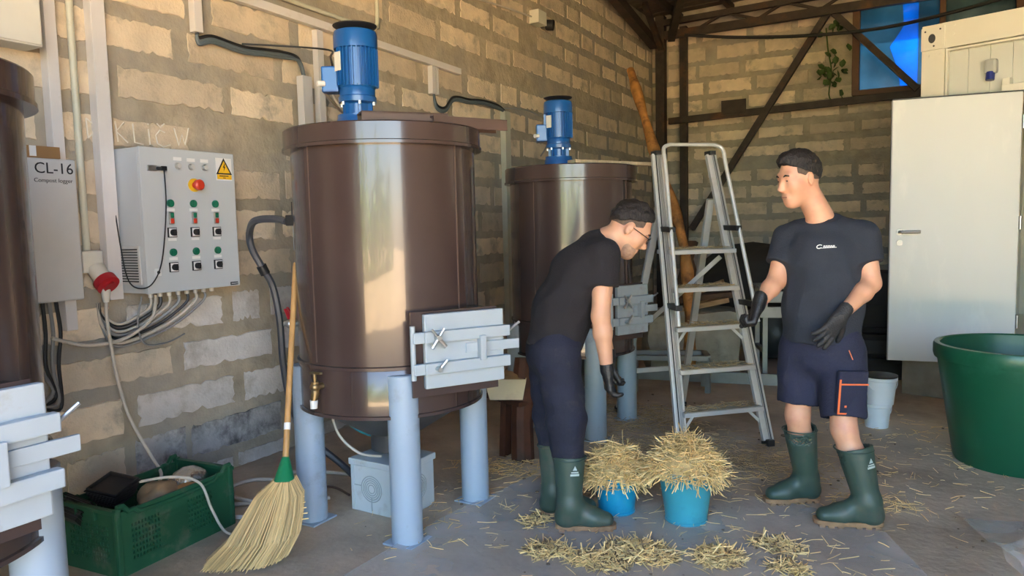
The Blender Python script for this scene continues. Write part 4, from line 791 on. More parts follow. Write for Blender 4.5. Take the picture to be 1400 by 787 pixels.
rough_box((-2.05, 7.25, .30), (.86, .5, .56), rad(24), M_stone, 'concrete_lump', 'large rounded concrete lump behind the ladder', 'concrete', 3)
M_timber = mat('weathered_timber', (.34, .22, .11), .8, var=.35, scale=7, bump=.4, stretch=(1, 1, 6)); M_timberd = mat('dark_timber', (.10, .055, .03), .85, var=.4, scale=7, bump=.4)
for a_, b_, w_, h__, m_, lb in (((-2.15, 7.1, .60), (-1.70, 7.3, .70), .16, .05, M_timber, 'pale board lying on the concrete lump, front'), ((-2.2, 7.25, .68), (-1.65, 7.45, .74), .13, .06, M_timberd, 'dark brown board lying on the concrete lump'), ((-2.05, 7.32, .75), (-1.75, 7.35, .86), .15, .06, M_timber, 'pale wood offcut topmost on the concrete lump'),
                              ((-2.45, 7.4, .0), (-2.2, 7.9, 1.25), .10, .05, M_timberd, 'dark plank propped behind the concrete lump'), ((-1.95, 7.9, .0), (-2.4, 8.1, 1.35), .12, .04, M_timberd, 'second dark plank leaning behind the concrete lump'), ((-1.0, 8.5, .0), (-1.35, 8.75, 1.0), .16, .04, M_timberd, 'dark board leaning behind the black sacks')):
    MB().bar(a_, b_, w_, h__, bev=.006).build('timber_board', m_, label=lb, cat='board')
M_sack = mat('black_sack', (.018, .02, .02), .45, var=.2, bump=.5, bscale=8)
lump('sack', (-1.42, 8.02, .32), .30, M_sack, 'black plastic sack right of the concrete lump', 'sack', 31, (1, .8, 1.05)); lump('dark_filler', (-1.75, 9.35, .42), .85, mat('dark_filler_brown', (.030, .026, .022), .8, var=.3, bump=.5, bscale=6), 'big dark filler lump added to darken the foot of the back wall', 'dark_filler', 37, (1.25, .6, .85)); lump('sack', (-.84, 8.12, .20), .23, M_sack, 'low black sack behind the grey metal bench', 'sack', 32, (1.2, .8, .8))  # big middle lump is an added filler that darkens the background behind the ladder
# low steel trolley frame
M_galv = mat('galvanised_steel', (.26, .26, .24), .5, metal=.6, var=.15)
tro = thing('trolley_frame', 'low galvanised steel frame on the floor behind the ladder', 'steel frame', (-1.6, 6.3, 0))
for a_, b_ in (((-2.20, 6.05, .30), (-1.62, 6.25, .30)), ((-2.3, 6.3, .30), (-1.72, 6.5, .30)), ((-1.62, 6.25, .30), (-1.72, 6.5, .30)), ((-1.62, 6.25, .30), (-1.62, 6.25, .0)), ((-1.72, 6.5, .30), (-1.72, 6.5, .0)), ((-2.2, 6.05, .30), (-2.2, 6.05, .0)), ((-2.3, 6.3, .30), (-2.3, 6.3, .0))): MB().bar(a_, b_, .05, .04).build('steel_bar', M_galv, tro)
MB().bar((-2.5, 6.55, .05), (-.35, 6.90, .05), .04, .10).build('steel_rail', M_galv, label='long grey steel rail lying across the floor behind the ladder', cat='rail')
# grey metal bench
be = thing('metal_bench', 'grey slatted metal bench behind the standing man', 'bench', (-1.12, 7.3, 0), rad(20))
for i, z_ in enumerate((.62, .76)): MB().box((0, -.22 + .0 * i, z_), (.62, .03, .10), bev=.004).build('slat', M_galv, be, local=True)
for i in range(4): MB().box((0, -.14 + i * .12, .84), (.62, .10, .025), bev=.004).build('slat', M_galv, be, local=True)
for x_ in (-.26, .26):
    for y_ in (-.2, .24): MB().box((x_, y_, .41), (.045, .045, .82), bev=.003).build('leg', M_galv, be, local=True)
for x_ in (-.26, .26): MB().box((x_, .02, .25), (.035, .44, .035)).build('stretcher', M_galv, be, local=True)
# tyres and a dark drum between bench and container
M_rub = mat('tyre_rubber', (.020, .020, .020), .75, var=.25, bump=.4, bscale=25)
for i, (x_, y_, z_, lb) in enumerate(((-.42, 7.6, .0, 'lower dark tyre in the stack beside the container'), (-.42, 7.6, .21, 'upper dark tyre in the stack beside the container'))):
    mb = MB(); mb.lathe([(.18, .04), (.20, .0), (.29, .0), (.33, .04), (.335, .10), (.33, .16), (.29, .20), (.20, .20), (.18, .16)], (x_, y_, z_), 40); mb.build('tyre', M_rub, label=lb, cat='tyre', group='stacked tyres by the container')
dr = thing('steel_drum', 'dark steel drum standing against the container side', 'drum', (-.40, 8.35, 0)); mb = MB(); mb.lathe([(0, .0), (.28, 0), (.285, .28), (.295, .30), (.285, .32), (.285, .58), (.295, .60), (.285, .62), (.28, .90), (.29, .90), (.29, .915), (.27, .905), (0, .89)], seg=40); mb.build('drum_body', M_dark, dr, local=True)
# white pails behind the standing man
M_pail = mat('white_pail', (.66, .71, .76), .4, var=.05)
def pail(c, r0, r1, h, label, tilt=0.0):
    P_ = thing('pail', label, 'pail', c, .5, 'white pails'); P_.rotation_euler = (tilt, 0, .5)
    mb = MB(); mb.lathe([(0, .004), (r0 - .006, .004), (r0, 0), (r1, h - .025), (r1 + .008, h - .02), (r1 + .008, h), (r1 - .004, h), (r0 - .005, .012), (0, .012)], seg=36); mb.build('pail_body', M_pail, P_, local=True)
    mb = MB(); mb.tube([(r1 * 1.05 * cos(t), -r1 * .95 * abs(sin(t)) ** 1.0 * .75 - .01, h - .015 - r1 * .85 * abs(sin(t))) for t in [k * pi / 14 for k in range(15)]], .0035, 6); mb.build('bail_handle', M_pail, P_, local=True); return P_
pail((-.290, 5.70, 0), .075, .088, .17, 'small white pail on the floor behind the standing man'); pail((-.275, 5.71, .165), .090, .105, .19, 'white pail stacked on the smaller pail')
mb = MB(); mb.lathe([(0, .0), (.112, 0), (.114, .012), (.10, .016), (0, .02)], (-.275, 5.71, .356), 32); mb.build('plastic_disc', M_blackpl, label='dark plastic disc lying on the upper white pail', cat='disc')
# leaning rusty pole, hanging cable, vine
M_rustpole = mat('orange_rust_pole', (.46, .20, .05), .75, var=.45, scale=7, bump=.6, bscale=30, dirt=(.12, .05, .02), dirt_amt=.4, dscale=6)
mb = MB(); mb.tube(smooth_path([(-1.86, 6.55, .15), (-1.95, 6.70, 1.20), (-2.42, 7.25, 2.20), (-2.90, 7.91, 3.14)], 6), [.05 + .012 * sin(i * 1.7) for i in range(19)], 10); mb.build('timber_pole', M_rustpole, label='orange brown peeled pole leaning in the corner behind ladder', cat='pole')
cable([(-3.1, 10.7, 4.12), (-2.4, 10.65, 3.98), (-1.5, 10.6, 3.86), (-.6, 10.5, 3.80), (.2, 10.3, 3.83), (1.2, 10.1, 3.95)], .022, M_cblk, 'thick black cable sagging across in front of the back wall', n=10)
vin = thing('vine', 'small green leafy vine growing down the back wall beside window', 'plant', (-1.2, 11.15, 3.0)); M_vine = mat('vine_leaf', (.07, .13, .03), .6, var=.35, scale=9)
mb = MB(); mb.tube(smooth_path([(-1.28, 11.17, 4.05), (-1.25, 11.15, 3.75), (-1.20, 11.14, 3.45), (-1.22, 11.13, 3.1), (-1.0, 11.12, 2.98)], 5), .010, 6); mb.build('stem', M_vine, vin)
g = random.Random(4); leaf = None
for i in range(40):
    z_ = g.choice([3.95, 3.68, 3.5, 3.42, 3.36, 3.30, 3.22, 3.05, 3.0]) + g.gauss(0, .05); mb = MB(); mb.add([(0, 0, 0), (.035, .03, .008), (.045, .07, 0), (0, .115, -.012), (-.045, .07, 0), (-.035, .03, .008)], [(0, 1, 2, 3), (0, 3, 4, 5)])
    if leaf is None: leaf = mb.build('leaf', M_vine, vin, local=True); o = leaf
    else: o = leaf.copy(); COL.objects.link(o); o.parent = vin
    o.location = (-1.18 + g.gauss(0, .09) + (.15 if z_ < 3.1 else 0) - (-1.2), 11.05 + g.uniform(-.05, .01) - 11.15, z_ - 3.0); o.rotation_euler = (g.uniform(.6, 1.8), g.gauss(0, .6), g.gauss(0, 1.0))
# ================================================================== clear plastic film on the floor
def film_mat():
    M = bpy.data.materials.new('clear_film'); M.use_nodes = True; nt = M.node_tree; N = nt.nodes; L = nt.links; p = N['Principled BSDF']; out = N['Material Output']
    p.inputs['Base Color'].default_value = (.72, .69, .67, 1); p.inputs['Roughness'].default_value = .2; p.inputs['Specular IOR Level'].default_value = .55
    n = N.new('ShaderNodeTexNoise'); n.inputs['Scale'].default_value = 2.2; n.inputs['Detail'].default_value = 6; tcn = N.new('ShaderNodeTexCoord'); L.new(tcn.outputs['Object'], n.inputs['Vector'])
    b = N.new('ShaderNodeBump'); b.inputs['Strength'].default_value = .35; b.inputs['Distance'].default_value = .05; L.new(n.outputs[0], b.inputs['Height']); L.new(b.outputs[0], p.inputs['Normal'])
    mr = N.new('ShaderNodeMapRange'); mr.inputs[1].default_value = .3; mr.inputs[2].default_value = .7; mr.inputs[3].default_value = .22; mr.inputs[4].default_value = .48; L.new(n.outputs[0], mr.inputs[0])
    t = N.new('ShaderNodeBsdfTransparent'); mx = N.new('ShaderNodeMixShader'); L.new(mr.outputs[0], mx.inputs[0]); L.new(t.outputs[0], mx.inputs[1]); L.new(p.outputs[0], mx.inputs[2]); L.new(mx.outputs[0], out.inputs[0]); return M
M_film = film_mat()
def sheet(poly, label, seed, res=.06, lift=.006, folds=()):
    from mathutils import noise as nz
    xs = [p[0] for p in poly]; ys = [p[1] for p in poly]
    def inside(x, y):
        c = False; j = len(poly) - 1
        for i in range(len(poly)):
            if (poly[i][1] > y) != (poly[j][1] > y) and x < (poly[j][0] - poly[i][0]) * (y - poly[i][1]) / (poly[j][1] - poly[i][1]) + poly[i][0]: c = not c
            j = i
        return c
    bm = bmesh.new(); vs_ = [bm.verts.new((x, y, 0)) for x, y in poly]; bm.faces.new(vs_); bmesh.ops.triangulate(bm, faces=list(bm.faces))
    for _ in range(5): bmesh.ops.subdivide_edges(bm, edges=[e for e in bm.edges if e.calc_length() > res * 1.6], cuts=1, use_grid_fill=False); bmesh.ops.triangulate(bm, faces=[f for f in bm.faces if len(f.verts) > 3])
    for v in bm.verts:
        z = lift + .010 * max(0, nz.noise(Vector((v.co.x * 2.1, v.co.y * 2.1, seed)))) + .006 * max(0, nz.noise(Vector((v.co.x * 7, v.co.y * 5, seed + 4))))
        for (fx, fy, dx, dy, hh, ww) in folds:
            d = abs((v.co.x - fx) * dy - (v.co.y - fy) * dx); z += hh * math.exp(-(d / ww) ** 2)
        v.co.z = z
    mb = MB(); mb.bm(bm, None, (0, 0, 0), True); return mb.build('plastic_sheet', M_film, label=label, cat='plastic sheet')
sheet([(-2.12, 2.2), (-2.10, 2.95), (-1.98, 3.72), (-1.55, 3.98), (-1.1, 3.95), (-.5, 3.92), (-.15, 3.75), (.05, 3.3), (.2, 2.5), (-.6, 1.7), (-1.6, 1.7)], 'clear plastic film spread on floor under the two buckets', 2.0, folds=((-2.09, 2.9, .08, 1, .012, .03),))
sheet([(.10, 4.04), (.17, 3.93), (.24, 3.75), (.30, 3.45), (.7, 3.3), (.9, 3.9), (.62, 4.22), (.45, 4.14), (.40, 3.98), (.22, 3.90)], 'crumpled clear plastic film at the bottom right of the floor', 6.0, lift=.012, folds=((.2, 3.8, -.3, .9, .05, .04), (.45, 3.9, .4, .9, .06, .05)))
# ================================================================== straw on the floor
def litter(name, spots, label, seed, m_=M_straw_old, lo=.02, hi=.10, r=.0014, z=.006):
    def pl(g):
        while True:
            (x_, y_, sx, sy, hh) = spots[g.randrange(len(spots))]; a = g.gauss(0, 1); b = g.gauss(0, 1)
            if a * a + b * b < 5: break
        q = max(0, 1 - (a * a + b * b) / 3.0); return Vector((x_ + a * sx, y_ + b * sy, z + hh * q * g.random())), Vector((g.gauss(0, 1), g.gauss(0, 1), g.gauss(0, .10 + (1.2 * hh if q > 0 else 0))))
    n = int(sum(s_[2] * s_[3] for s_ in spots) * litter.dens); return strands(n, pl, lo, hi, r, seed).build(name, m_, label=label, cat='straw', kind='stuff')
litter.dens = 9000
def heap(x_, y_, sx, sy, hh, label, seed, n=420):
    def pl(g):
        a = g.uniform(0, 6.283); f = g.random() ** .6; return Vector((x_ + cos(a) * sx * f, y_ + sin(a) * sy * f, .016 + hh * (1 - f) * g.random())), Vector((g.gauss(0, 1), g.gauss(0, 1), g.gauss(0, .35)))
    H_ = thing('straw_clump', label, 'straw', (x_, y_, 0), 0, 'straw clumps on the plastic film'); H_['kind'] = 'stuff'
    strands(int(n * .7), pl, .03, .12, .0021, seed, .5).build('straw_stalks', M_straw, H_, kind='stuff'); strands(n // 4, pl, .02, .06, .0026, seed + 1, .5).build('dark_straw', mat('rotten_straw', (.20, .13, .07), .9, var=.3), H_, kind='stuff')
heap(-1.46, 2.86, .11, .09, .02, 'thin straw clump nearest the bent man boots', 61, 200); heap(-1.66, 3.14, .06, .12, .012, 'straw strip beside the bent man heel', 62, 110); heap(-1.08, 3.02, .17, .11, .045, 'straw clump below the bright blue bucket', 63, 520); heap(-1.22, 2.86, .15, .08, .03, 'straw clump at the bottom photo edge left of centre', 69, 350)
heap(-.76, 3.12, .10, .10, .055, 'dense straw clump in front of the turquoise bucket', 64, 420); heap(-.48, 3.15, .08, .06, .02, 'small dark straw clump at the bottom edge', 65, 160); heap(-.55, 3.36, .12, .08, .012, 'flat straw clump before the standing man boot', 66, 150)
litter('straw_litter', [(-1.62, 4.75, .34, .30, .04), (-1.35, 4.5, .25, .2, .03), (-1.95, 5.3, .25, .2, .02), (-.95, 4.5, .3, .2, .02)], 'straw scattered on the floor around the ladder feet', 71)
litter('straw_litter', [(-2.08, 3.80, .14, .12, .02), (-2.3, 3.75, .14, .1, .01)], 'straw scattered at the foot of the timber post', 72, M_straw)
litter.dens = 900
litter('straw_litter', [(-.3, 4.3, .4, .3, .0), (-.16, 4.12, .12, .07, .008), (.0, 4.9, .3, .4, 0), (-.9, 4.1, .4, .3, 0), (-.3, 5.6, .4, .4, 0)], 'loose straw scattered on the floor around the standing man', 73, M_straw)
litter('straw_litter', [(-1.2, 3.2, .5, .35, 0), (-.5, 3.4, .4, .3, 0), (-2.1, 3.1, .25, .3, 0)], 'loose straw stalks strewn over the plastic film', 74, M_straw, z=.018)
# dark crumbs of soil
g = random.Random(77); mb = MB()
for i in range(240):
    x_, y_ = g.uniform(-2.4, .9), g.uniform(2.6, 6.0); s_ = abs(g.gauss(0, .004)) + .002; bm = bmesh.new(); bmesh.ops.create_icosphere(bm, subdivisions=1, radius=s_); mb.bm(bm, Matrix.Diagonal((1.3, 1, .6)), (x_, y_, .008 + s_ * .3))
mb.build('soil_crumbs', mat('soil', (.12, .085, .055), .95, var=.3), label='dark soil crumbs strewn over the floor', cat='soil', kind='stuff')
# ================================================================== people: smooth blended volumes turned into one skin each
class Field:
    def __init__(s, lo, hi, h):
        s.lo = np.array(lo, float); s.h = h; s.n = np.ceil((np.array(hi) - s.lo) / h).astype(int) + 1; s.f = np.full(s.n, .5, np.float32)
    def _sub(s, bmin, bmax):
        a = np.clip(np.floor((bmin - s.lo) / s.h).astype(int), 0, s.n - 1); b = np.clip(np.ceil((bmax - s.lo) / s.h).astype(int) + 1, 0, s.n)
        if np.any(b <= a): return None
        g = [np.arange(a[i], b[i]) * s.h + s.lo[i] for i in range(3)]
        X, Y_, Z_ = np.meshgrid(*g, indexing='ij'); return (slice(a[0], b[0]), slice(a[1], b[1]), slice(a[2], b[2])), X, Y_, Z_
    def _mix(s, sl, d, k, sub=False):
        o = s.f[sl]; d = d.astype(np.float32)
        if sub: d = -d; hh = np.maximum(k - np.abs(o - d), 0) / k; s.f[sl] = np.maximum(o, d) + hh * hh * k * .25
        else: hh = np.maximum(k - np.abs(o - d), 0) / k; s.f[sl] = np.minimum(o, d) - hh * hh * k * .25
    def cone(s, a, b, ra, rb, k=.03, ax=None, sq=1.0, sub=False, flat=False):
        a = np.array(a, float); b = np.array(b, float); mr = max(ra, rb) * max(1, sq) + k + 3 * s.h
        q = s._sub(np.minimum(a, b) - mr, np.maximum(a, b) + mr)
        if q is None: return s
        sl, X, Y_, Z_ = q; d = b - a; L2 = max(d @ d, 1e-9); t = np.clip(((X - a[0]) * d[0] + (Y_ - a[1]) * d[1] + (Z_ - a[2]) * d[2]) / L2, 0, 1)
        wx, wy, wz = X - a[0] - t * d[0], Y_ - a[1] - t * d[1], Z_ - a[2] - t * d[2]
        if ax is not None:
            ax = np.array(ax, float); ax /= np.linalg.norm(ax); c = (wx * ax[0] + wy * ax[1] + wz * ax[2]) * (1 - 1 / sq); wx = wx - c * ax[0]; wy = wy - c * ax[1]; wz = wz - c * ax[2]
        dd = np.sqrt(wx * wx + wy * wy + wz * wz) - (ra + (rb - ra) * t)
        if flat: u = d / math.sqrt(L2); dd = np.maximum(dd, (X - b[0]) * u[0] + (Y_ - b[1]) * u[1] + (Z_ - b[2]) * u[2])
        s._mix(sl, dd, k, sub); return s
    def ell(s, c, r, R=None, k=.03, sub=False):
        c = np.array(c, float); r = np.array(r, float); R = np.eye(3) if R is None else np.array(R, float)   # columns = ellipsoid axes
        mr = r.max() + k + 3 * s.h; q = s._sub(c - mr, c + mr)
        if q is None: return s
        sl, X, Y_, Z_ = q; P = np.stack([X - c[0], Y_ - c[1], Z_ - c[2]], -1) @ R; k0 = np.sqrt(((P / r) ** 2).sum(-1)); k1 = np.sqrt(((P / (r * r)) ** 2).sum(-1)) + 1e-9
        s._mix(sl, k0 * (k0 - 1) / k1, k, sub); return s
    def cut(s, p, n, k=.006):
        """Keep only the side the normal points away from."""
        p = np.array(p, float); n = np.array(n, float); n /= np.linalg.norm(n); g = [np.arange(s.n[i]) * s.h + s.lo[i] for i in range(3)]
        d = ((g[0] - p[0]) * n[0])[:, None, None] + ((g[1] - p[1]) * n[1])[None, :, None] + ((g[2] - p[2]) * n[2])[None, None, :]
        s.f = np.maximum(s.f, d.astype(np.float32)); return s
    def cut_local(s, p, n, c, rad_):
        """Cut by a plane only within a ball."""
        p = np.array(p, float); n = np.array(n, float); n /= np.linalg.norm(n); q = s._sub(np.array(c) - rad_, np.array(c) + rad_)
        if q is None: return s
        sl, X, Y_, Z_ = q; d = (X - p[0]) * n[0] + (Y_ - p[1]) * n[1] + (Z_ - p[2]) * n[2]; inb = (X - c[0]) ** 2 + (Y_ - c[1]) ** 2 + (Z_ - c[2]) ** 2 < rad_ ** 2
        o = s.f[sl]; s.f[sl] = np.where(inb, np.maximum(o, d.astype(np.float32)), o); return s
    def mesh(s):
        F = s.f; F[0] = F[-1] = .1; F[:, 0] = F[:, -1] = .1; F[:, :, 0] = F[:, :, -1] = .1
        ins = F < 0; nx, ny, nz_ = F.shape; C = np.zeros((nx - 1, ny - 1, nz_ - 1), np.int8)
        for i in (0, 1):
            for j in (0, 1):
                for k in (0, 1): C += ins[i:nx - 1 + i, j:ny - 1 + j, k:nz_ - 1 + k]
        act = (C > 0) & (C < 8); idx = np.full(act.shape, -1, np.int64); ijk = np.argwhere(act); idx[act] = np.arange(len(ijk)); acc = np.zeros((len(ijk), 3)); cnt = np.zeros(len(ijk))
        cs = [(i, j, k) for i in (0, 1) for j in (0, 1) for k in (0, 1)]
        for a in cs:
            for b in cs:
                if sum(b) - sum(a) == 1 and all(y >= x for x, y in zip(a, b)):
                    fa = F[ijk[:, 0] + a[0], ijk[:, 1] + a[1], ijk[:, 2] + a[2]]; fb = F[ijk[:, 0] + b[0], ijk[:, 1] + b[1], ijk[:, 2] + b[2]]; mk = (fa < 0) != (fb < 0); t = np.where(mk, fa / np.where(mk, fa - fb, 1), 0)
                    acc += np.where(mk[:, None], np.array(a) + t[:, None] * (np.array(b) - np.array(a)), 0); cnt += mk
        V = s.lo + (ijk + acc / cnt[:, None]) * s.h; faces = []
        for ax in range(3):
            o1, o2 = [(1, 2), (2, 0), (0, 1)][ax]; sh = [0, 0, 0]; sh[ax] = 1
            A = ins[:nx - sh[0], :ny - sh[1], :nz_ - sh[2]]; B = ins[sh[0]:, sh[1]:, sh[2]:]; e = np.argwhere(A != B); fl_ = A[A != B]
            ok = (e[:, o1] > 0) & (e[:, o2] > 0) & (e[:, o1] < F.shape[o1] - 1) & (e[:, o2] < F.shape[o2] - 1); e = e[ok]; fl_ = fl_[ok]
            def at_(d1, d2): q = e.copy(); q[:, o1] -= d1; q[:, o2] -= d2; return idx[q[:, 0], q[:, 1], q[:, 2]]
            Q = np.stack([at_(1, 1), at_(0, 1), at_(0, 0), at_(1, 0)], 1); Q = np.where(fl_[:, None], Q, Q[:, ::-1]); faces.append(Q)
        return V, np.concatenate(faces)
    def build(s, name, m_, parent, wrinkle=0.0, wfreq=14.0, wdir=None, kind=None, smooth=2, ridge=False):
        V, Q = s.mesh()
        if not len(V): return None
        for _ in range(smooth):                      # light Laplacian pass
            acc = np.zeros_like(V); c = np.zeros(len(V))
            for i in range(4): np.add.at(acc, Q[:, i], V[Q[:, (i + 1) % 4]]); np.add.at(acc, Q[:, i], V[Q[:, (i - 1) % 4]]); np.add.at(c, Q[:, i], 2)
            V = V * .5 + .5 * acc / np.maximum(c, 1)[:, None]
        if wrinkle:
            N_ = np.zeros_like(V); n = np.cross(V[Q[:, 2]] - V[Q[:, 0]], V[Q[:, 3]] - V[Q[:, 1]])
            for i in range(4): np.add.at(N_, Q[:, i], n)
            N_ /= np.linalg.norm(N_, axis=1)[:, None] + 1e-9; from mathutils import noise as nz
            wd = np.array(wdir if wdir is not None else (1, 1, 1.0)); d = np.array([nz.noise(Vector(v * wd) * wfreq) + (.9 * (.35 - abs(nz.noise(Vector(v * wd) * wfreq * 1.1 + Vector((3, 1, 7))))) if ridge else .5 * nz.noise(Vector(v * wd) * wfreq * 2.3)) for v in V]); V = V + N_ * (d * wrinkle)[:, None]
        L_ = np.array(parent.location); me = bpy.data.meshes.new(name); me.from_pydata((V - L_).tolist(), [], Q.tolist()); me.polygons.foreach_set('use_smooth', [True] * len(Q)); me.update(); me.materials.append(m_)
        o = bpy.data.objects.new(name, me); COL.objects.link(o); o.parent = parent
        if kind: o['kind'] = kind
        return o
def v3(*a): return np.array(a, float)
def unit(a): a = np.array(a, float); return a / np.linalg.norm(a)
def hframe(f, up=(0, 0, 1)):
    f = unit(f); l = unit(np.cross(up, f)); u = np.cross(f, l); return np.stack([f, l, u], 1)      # columns: forward, left, up
def head(F, c, R, neck_b, inf=0.0, sc=1.0):
    g = lambda x, y, z: c + R @ (v3(x, y, z) * sc)
    F.ell(g(-.012, 0, .042), v3(.099, .075, .092) * sc + inf, R, .01); F.ell(g(.034, 0, -.040), v3(.060, .056, .078) * sc + inf, R, .05); F.ell(g(.060, 0, -.098), v3(.030, .030, .026) * sc + inf, R, .035)
    F.cone(g(.080, -.034, .034), g(.080, .034, .034), .015, .015, .022); F.cone(g(.088, 0, .018), g(.112, 0, -.026), .009, .0135, .012); F.ell(g(.100, 0, -.032), v3(.013, .018, .010) * sc, R, .008)
    for s_ in (-1, 1):
        F.ell(g(.058, s_ * .040, -.018), v3(.028, .024, .028) * sc, R, .03); F.ell(g(.101, s_ * .034, .012), v3(.016, .019, .012) * sc, R, .012, sub=True); F.ell(g(.080, s_ * .033, .010), v3(.014, .016, .0125) * sc, R, .004)
        F.ell(g(-.006, s_ * .078, -.002), v3(.019, .010, .032) * sc, np.stack([R @ unit((1, s_ * .35, 0)), R @ unit((-s_ * .35, 1, 0)), R[:, 2]], 1), .006); F.ell(g(-.001, s_ * .086, .002), v3(.010, .006, .017) * sc, R, .006, sub=True)
    F.cone(g(.090, -.019, -.060), g(.090, .019, -.060), .0075, .0075, .008); F.cone(g(.087, -.017, -.073), g(.087, .017, -.073), .0085, .0085, .008); F.cone(g(.102, -.022, -.0665), g(.102, .022, -.0665), .0035, .0035, .004, sub=True)
    F.cone(g(-.028, 0, -.05), neck_b, .056 * sc, .062 * sc, .035)
def hair(F, c, R, thick, sc=1.0, top=0.0, slope=.70, base=.030):
    g = lambda x, y, z: c + R @ (v3(x, y, z) * sc)
    F.ell(g(-.014, 0, .045), v3(.099, .075, .092) * sc + thick, R, .01)
    if top: F.ell(g(.02, 0, .105), v3(.075, .058, .040) * sc + top, R, .03)
    n = R @ unit((slope, 0, -1)); F.cut(g(0, 0, base), n)
def hand(F, w, d, n, thumb, curl=(.5, .55, .6, .7), inf=0.0, sc=1.0, spread=.05, tcurl=.3, tang=.75):
    """Wrist w, finger direction d, palm normal n (fingers curl towards it), thumb = +1/-1 along cross(d, n)."""
    d = unit(d); n = unit(n - np.dot(n, d) * np.array(d)); s_ = np.cross(d, n) * thumb; r = .0088 * sc + inf
    F.cone(w - d * .03, w + d * .03 * sc, .027 * sc + inf, .030 * sc + inf, .02, n, .72)
    for o in (-.027, -.009, .009, .027): F.cone(w + d * .02 * sc + s_ * o * .7 * sc, w + d * .09 * sc + s_ * o * sc, .014 * sc + inf, .0135 * sc + inf, .014)
    for i, (o, L_) in enumerate(((.030, .072), (.010, .080), (-.010, .075), (-.029, .060))):
        p = w + d * .092 * sc + s_ * o * sc; a = 0.0; sp = s_ * spread * (o / .03)
        for j, f in enumerate((.45, .30, .25)):
            a += curl[i] * (1.0, 1.15, .8)[j]; dd = unit(d * cos(a) + n * sin(a) + sp); q = p + dd * L_ * f * sc; F.cone(p, q, r * (1.05 - .07 * j), r * (.98 - .07 * j), .004 if j == 0 else .003); p = q
    p = w + d * .028 * sc + s_ * .024 * sc; dd = unit(d * cos(tang) + s_ * sin(tang) + n * .35)
    for j, L_ in enumerate((.042, .032, .027)):
        q = p + dd * L_ * sc; F.cone(p, q, (.0150 - .002 * j) * sc + inf, (.0130 - .002 * j) * sc + inf, .010 if j == 0 else .003); p = q; dd = unit(dd + d * tcurl + n * tcurl * .5)
M_skin = mat('skin', (.62, .33, .21), .5, var=.10, scale=9, sub=.12, dirt=(.58, .27, .19), dirt_amt=.25, dscale=7)
M_skin2 = mat('skin_light', (.57, .315, .20), .5, var=.10, scale=9, sub=.12, dirt=(.50, .25, .17), dirt_amt=.25, dscale=7)
M_hair = mat('dark_hair', (.014, .010, .009), .6, var=.4, scale=60, bump=.8, bscale=160, stretch=(1, 1, .4)); M_hair_s = mat('clipped_side_hair', (.11, .075, .055), .8, var=.3, scale=70, bump=.5, bscale=200)
M_navy = mat('navy_cotton', (.022, .027, .040), .92, var=.12, scale=4, bump=.25, bscale=150, dirt=(.032, .038, .052), dirt_amt=.25, dscale=3); M_blackc = mat('black_cotton', (.013, .011, .014), .92, var=.15, scale=4, bump=.25, bscale=150)
M_trou = mat('navy_work_cloth', (.014, .017, .042), .85, var=.15, scale=5, bump=.3, bscale=120, dirt=(.03, .03, .045), dirt_amt=.15, dscale=8); M_trou2 = mat('dark_navy_cloth', (.010, .012, .028), .85, var=.2, scale=5, bump=.3, bscale=120, dirt=(.035, .035, .04), dirt_amt=.15, dscale=9)
M_glove = mat('black_glove', (.012, .012, .013), .42, var=.2, scale=30, bump=.4, bscale=120); M_glove2 = mat('worn_black_glove', (.020, .020, .022), .62, var=.25, scale=30, bump=.4, bscale=140)
M_boot = mat('green_rubber_boot', (.040, .070, .055), .48, var=.15, scale=6, dirt=(.085, .085, .065), dirt_amt=.25, dscale=6); M_sole = mat('tan_boot_sole', (.30, .17, .085), .75, var=.3, scale=20, bump=.5, bscale=60)
M_emb = mat('pale_boot_print', (.42, .50, .48), .6, var=.05); M_orangep = mat('orange_piping', (.75, .16, .05), .6, var=.08); M_white_print = mat('white_print', (.80, .80, .80), .6, var=.03)
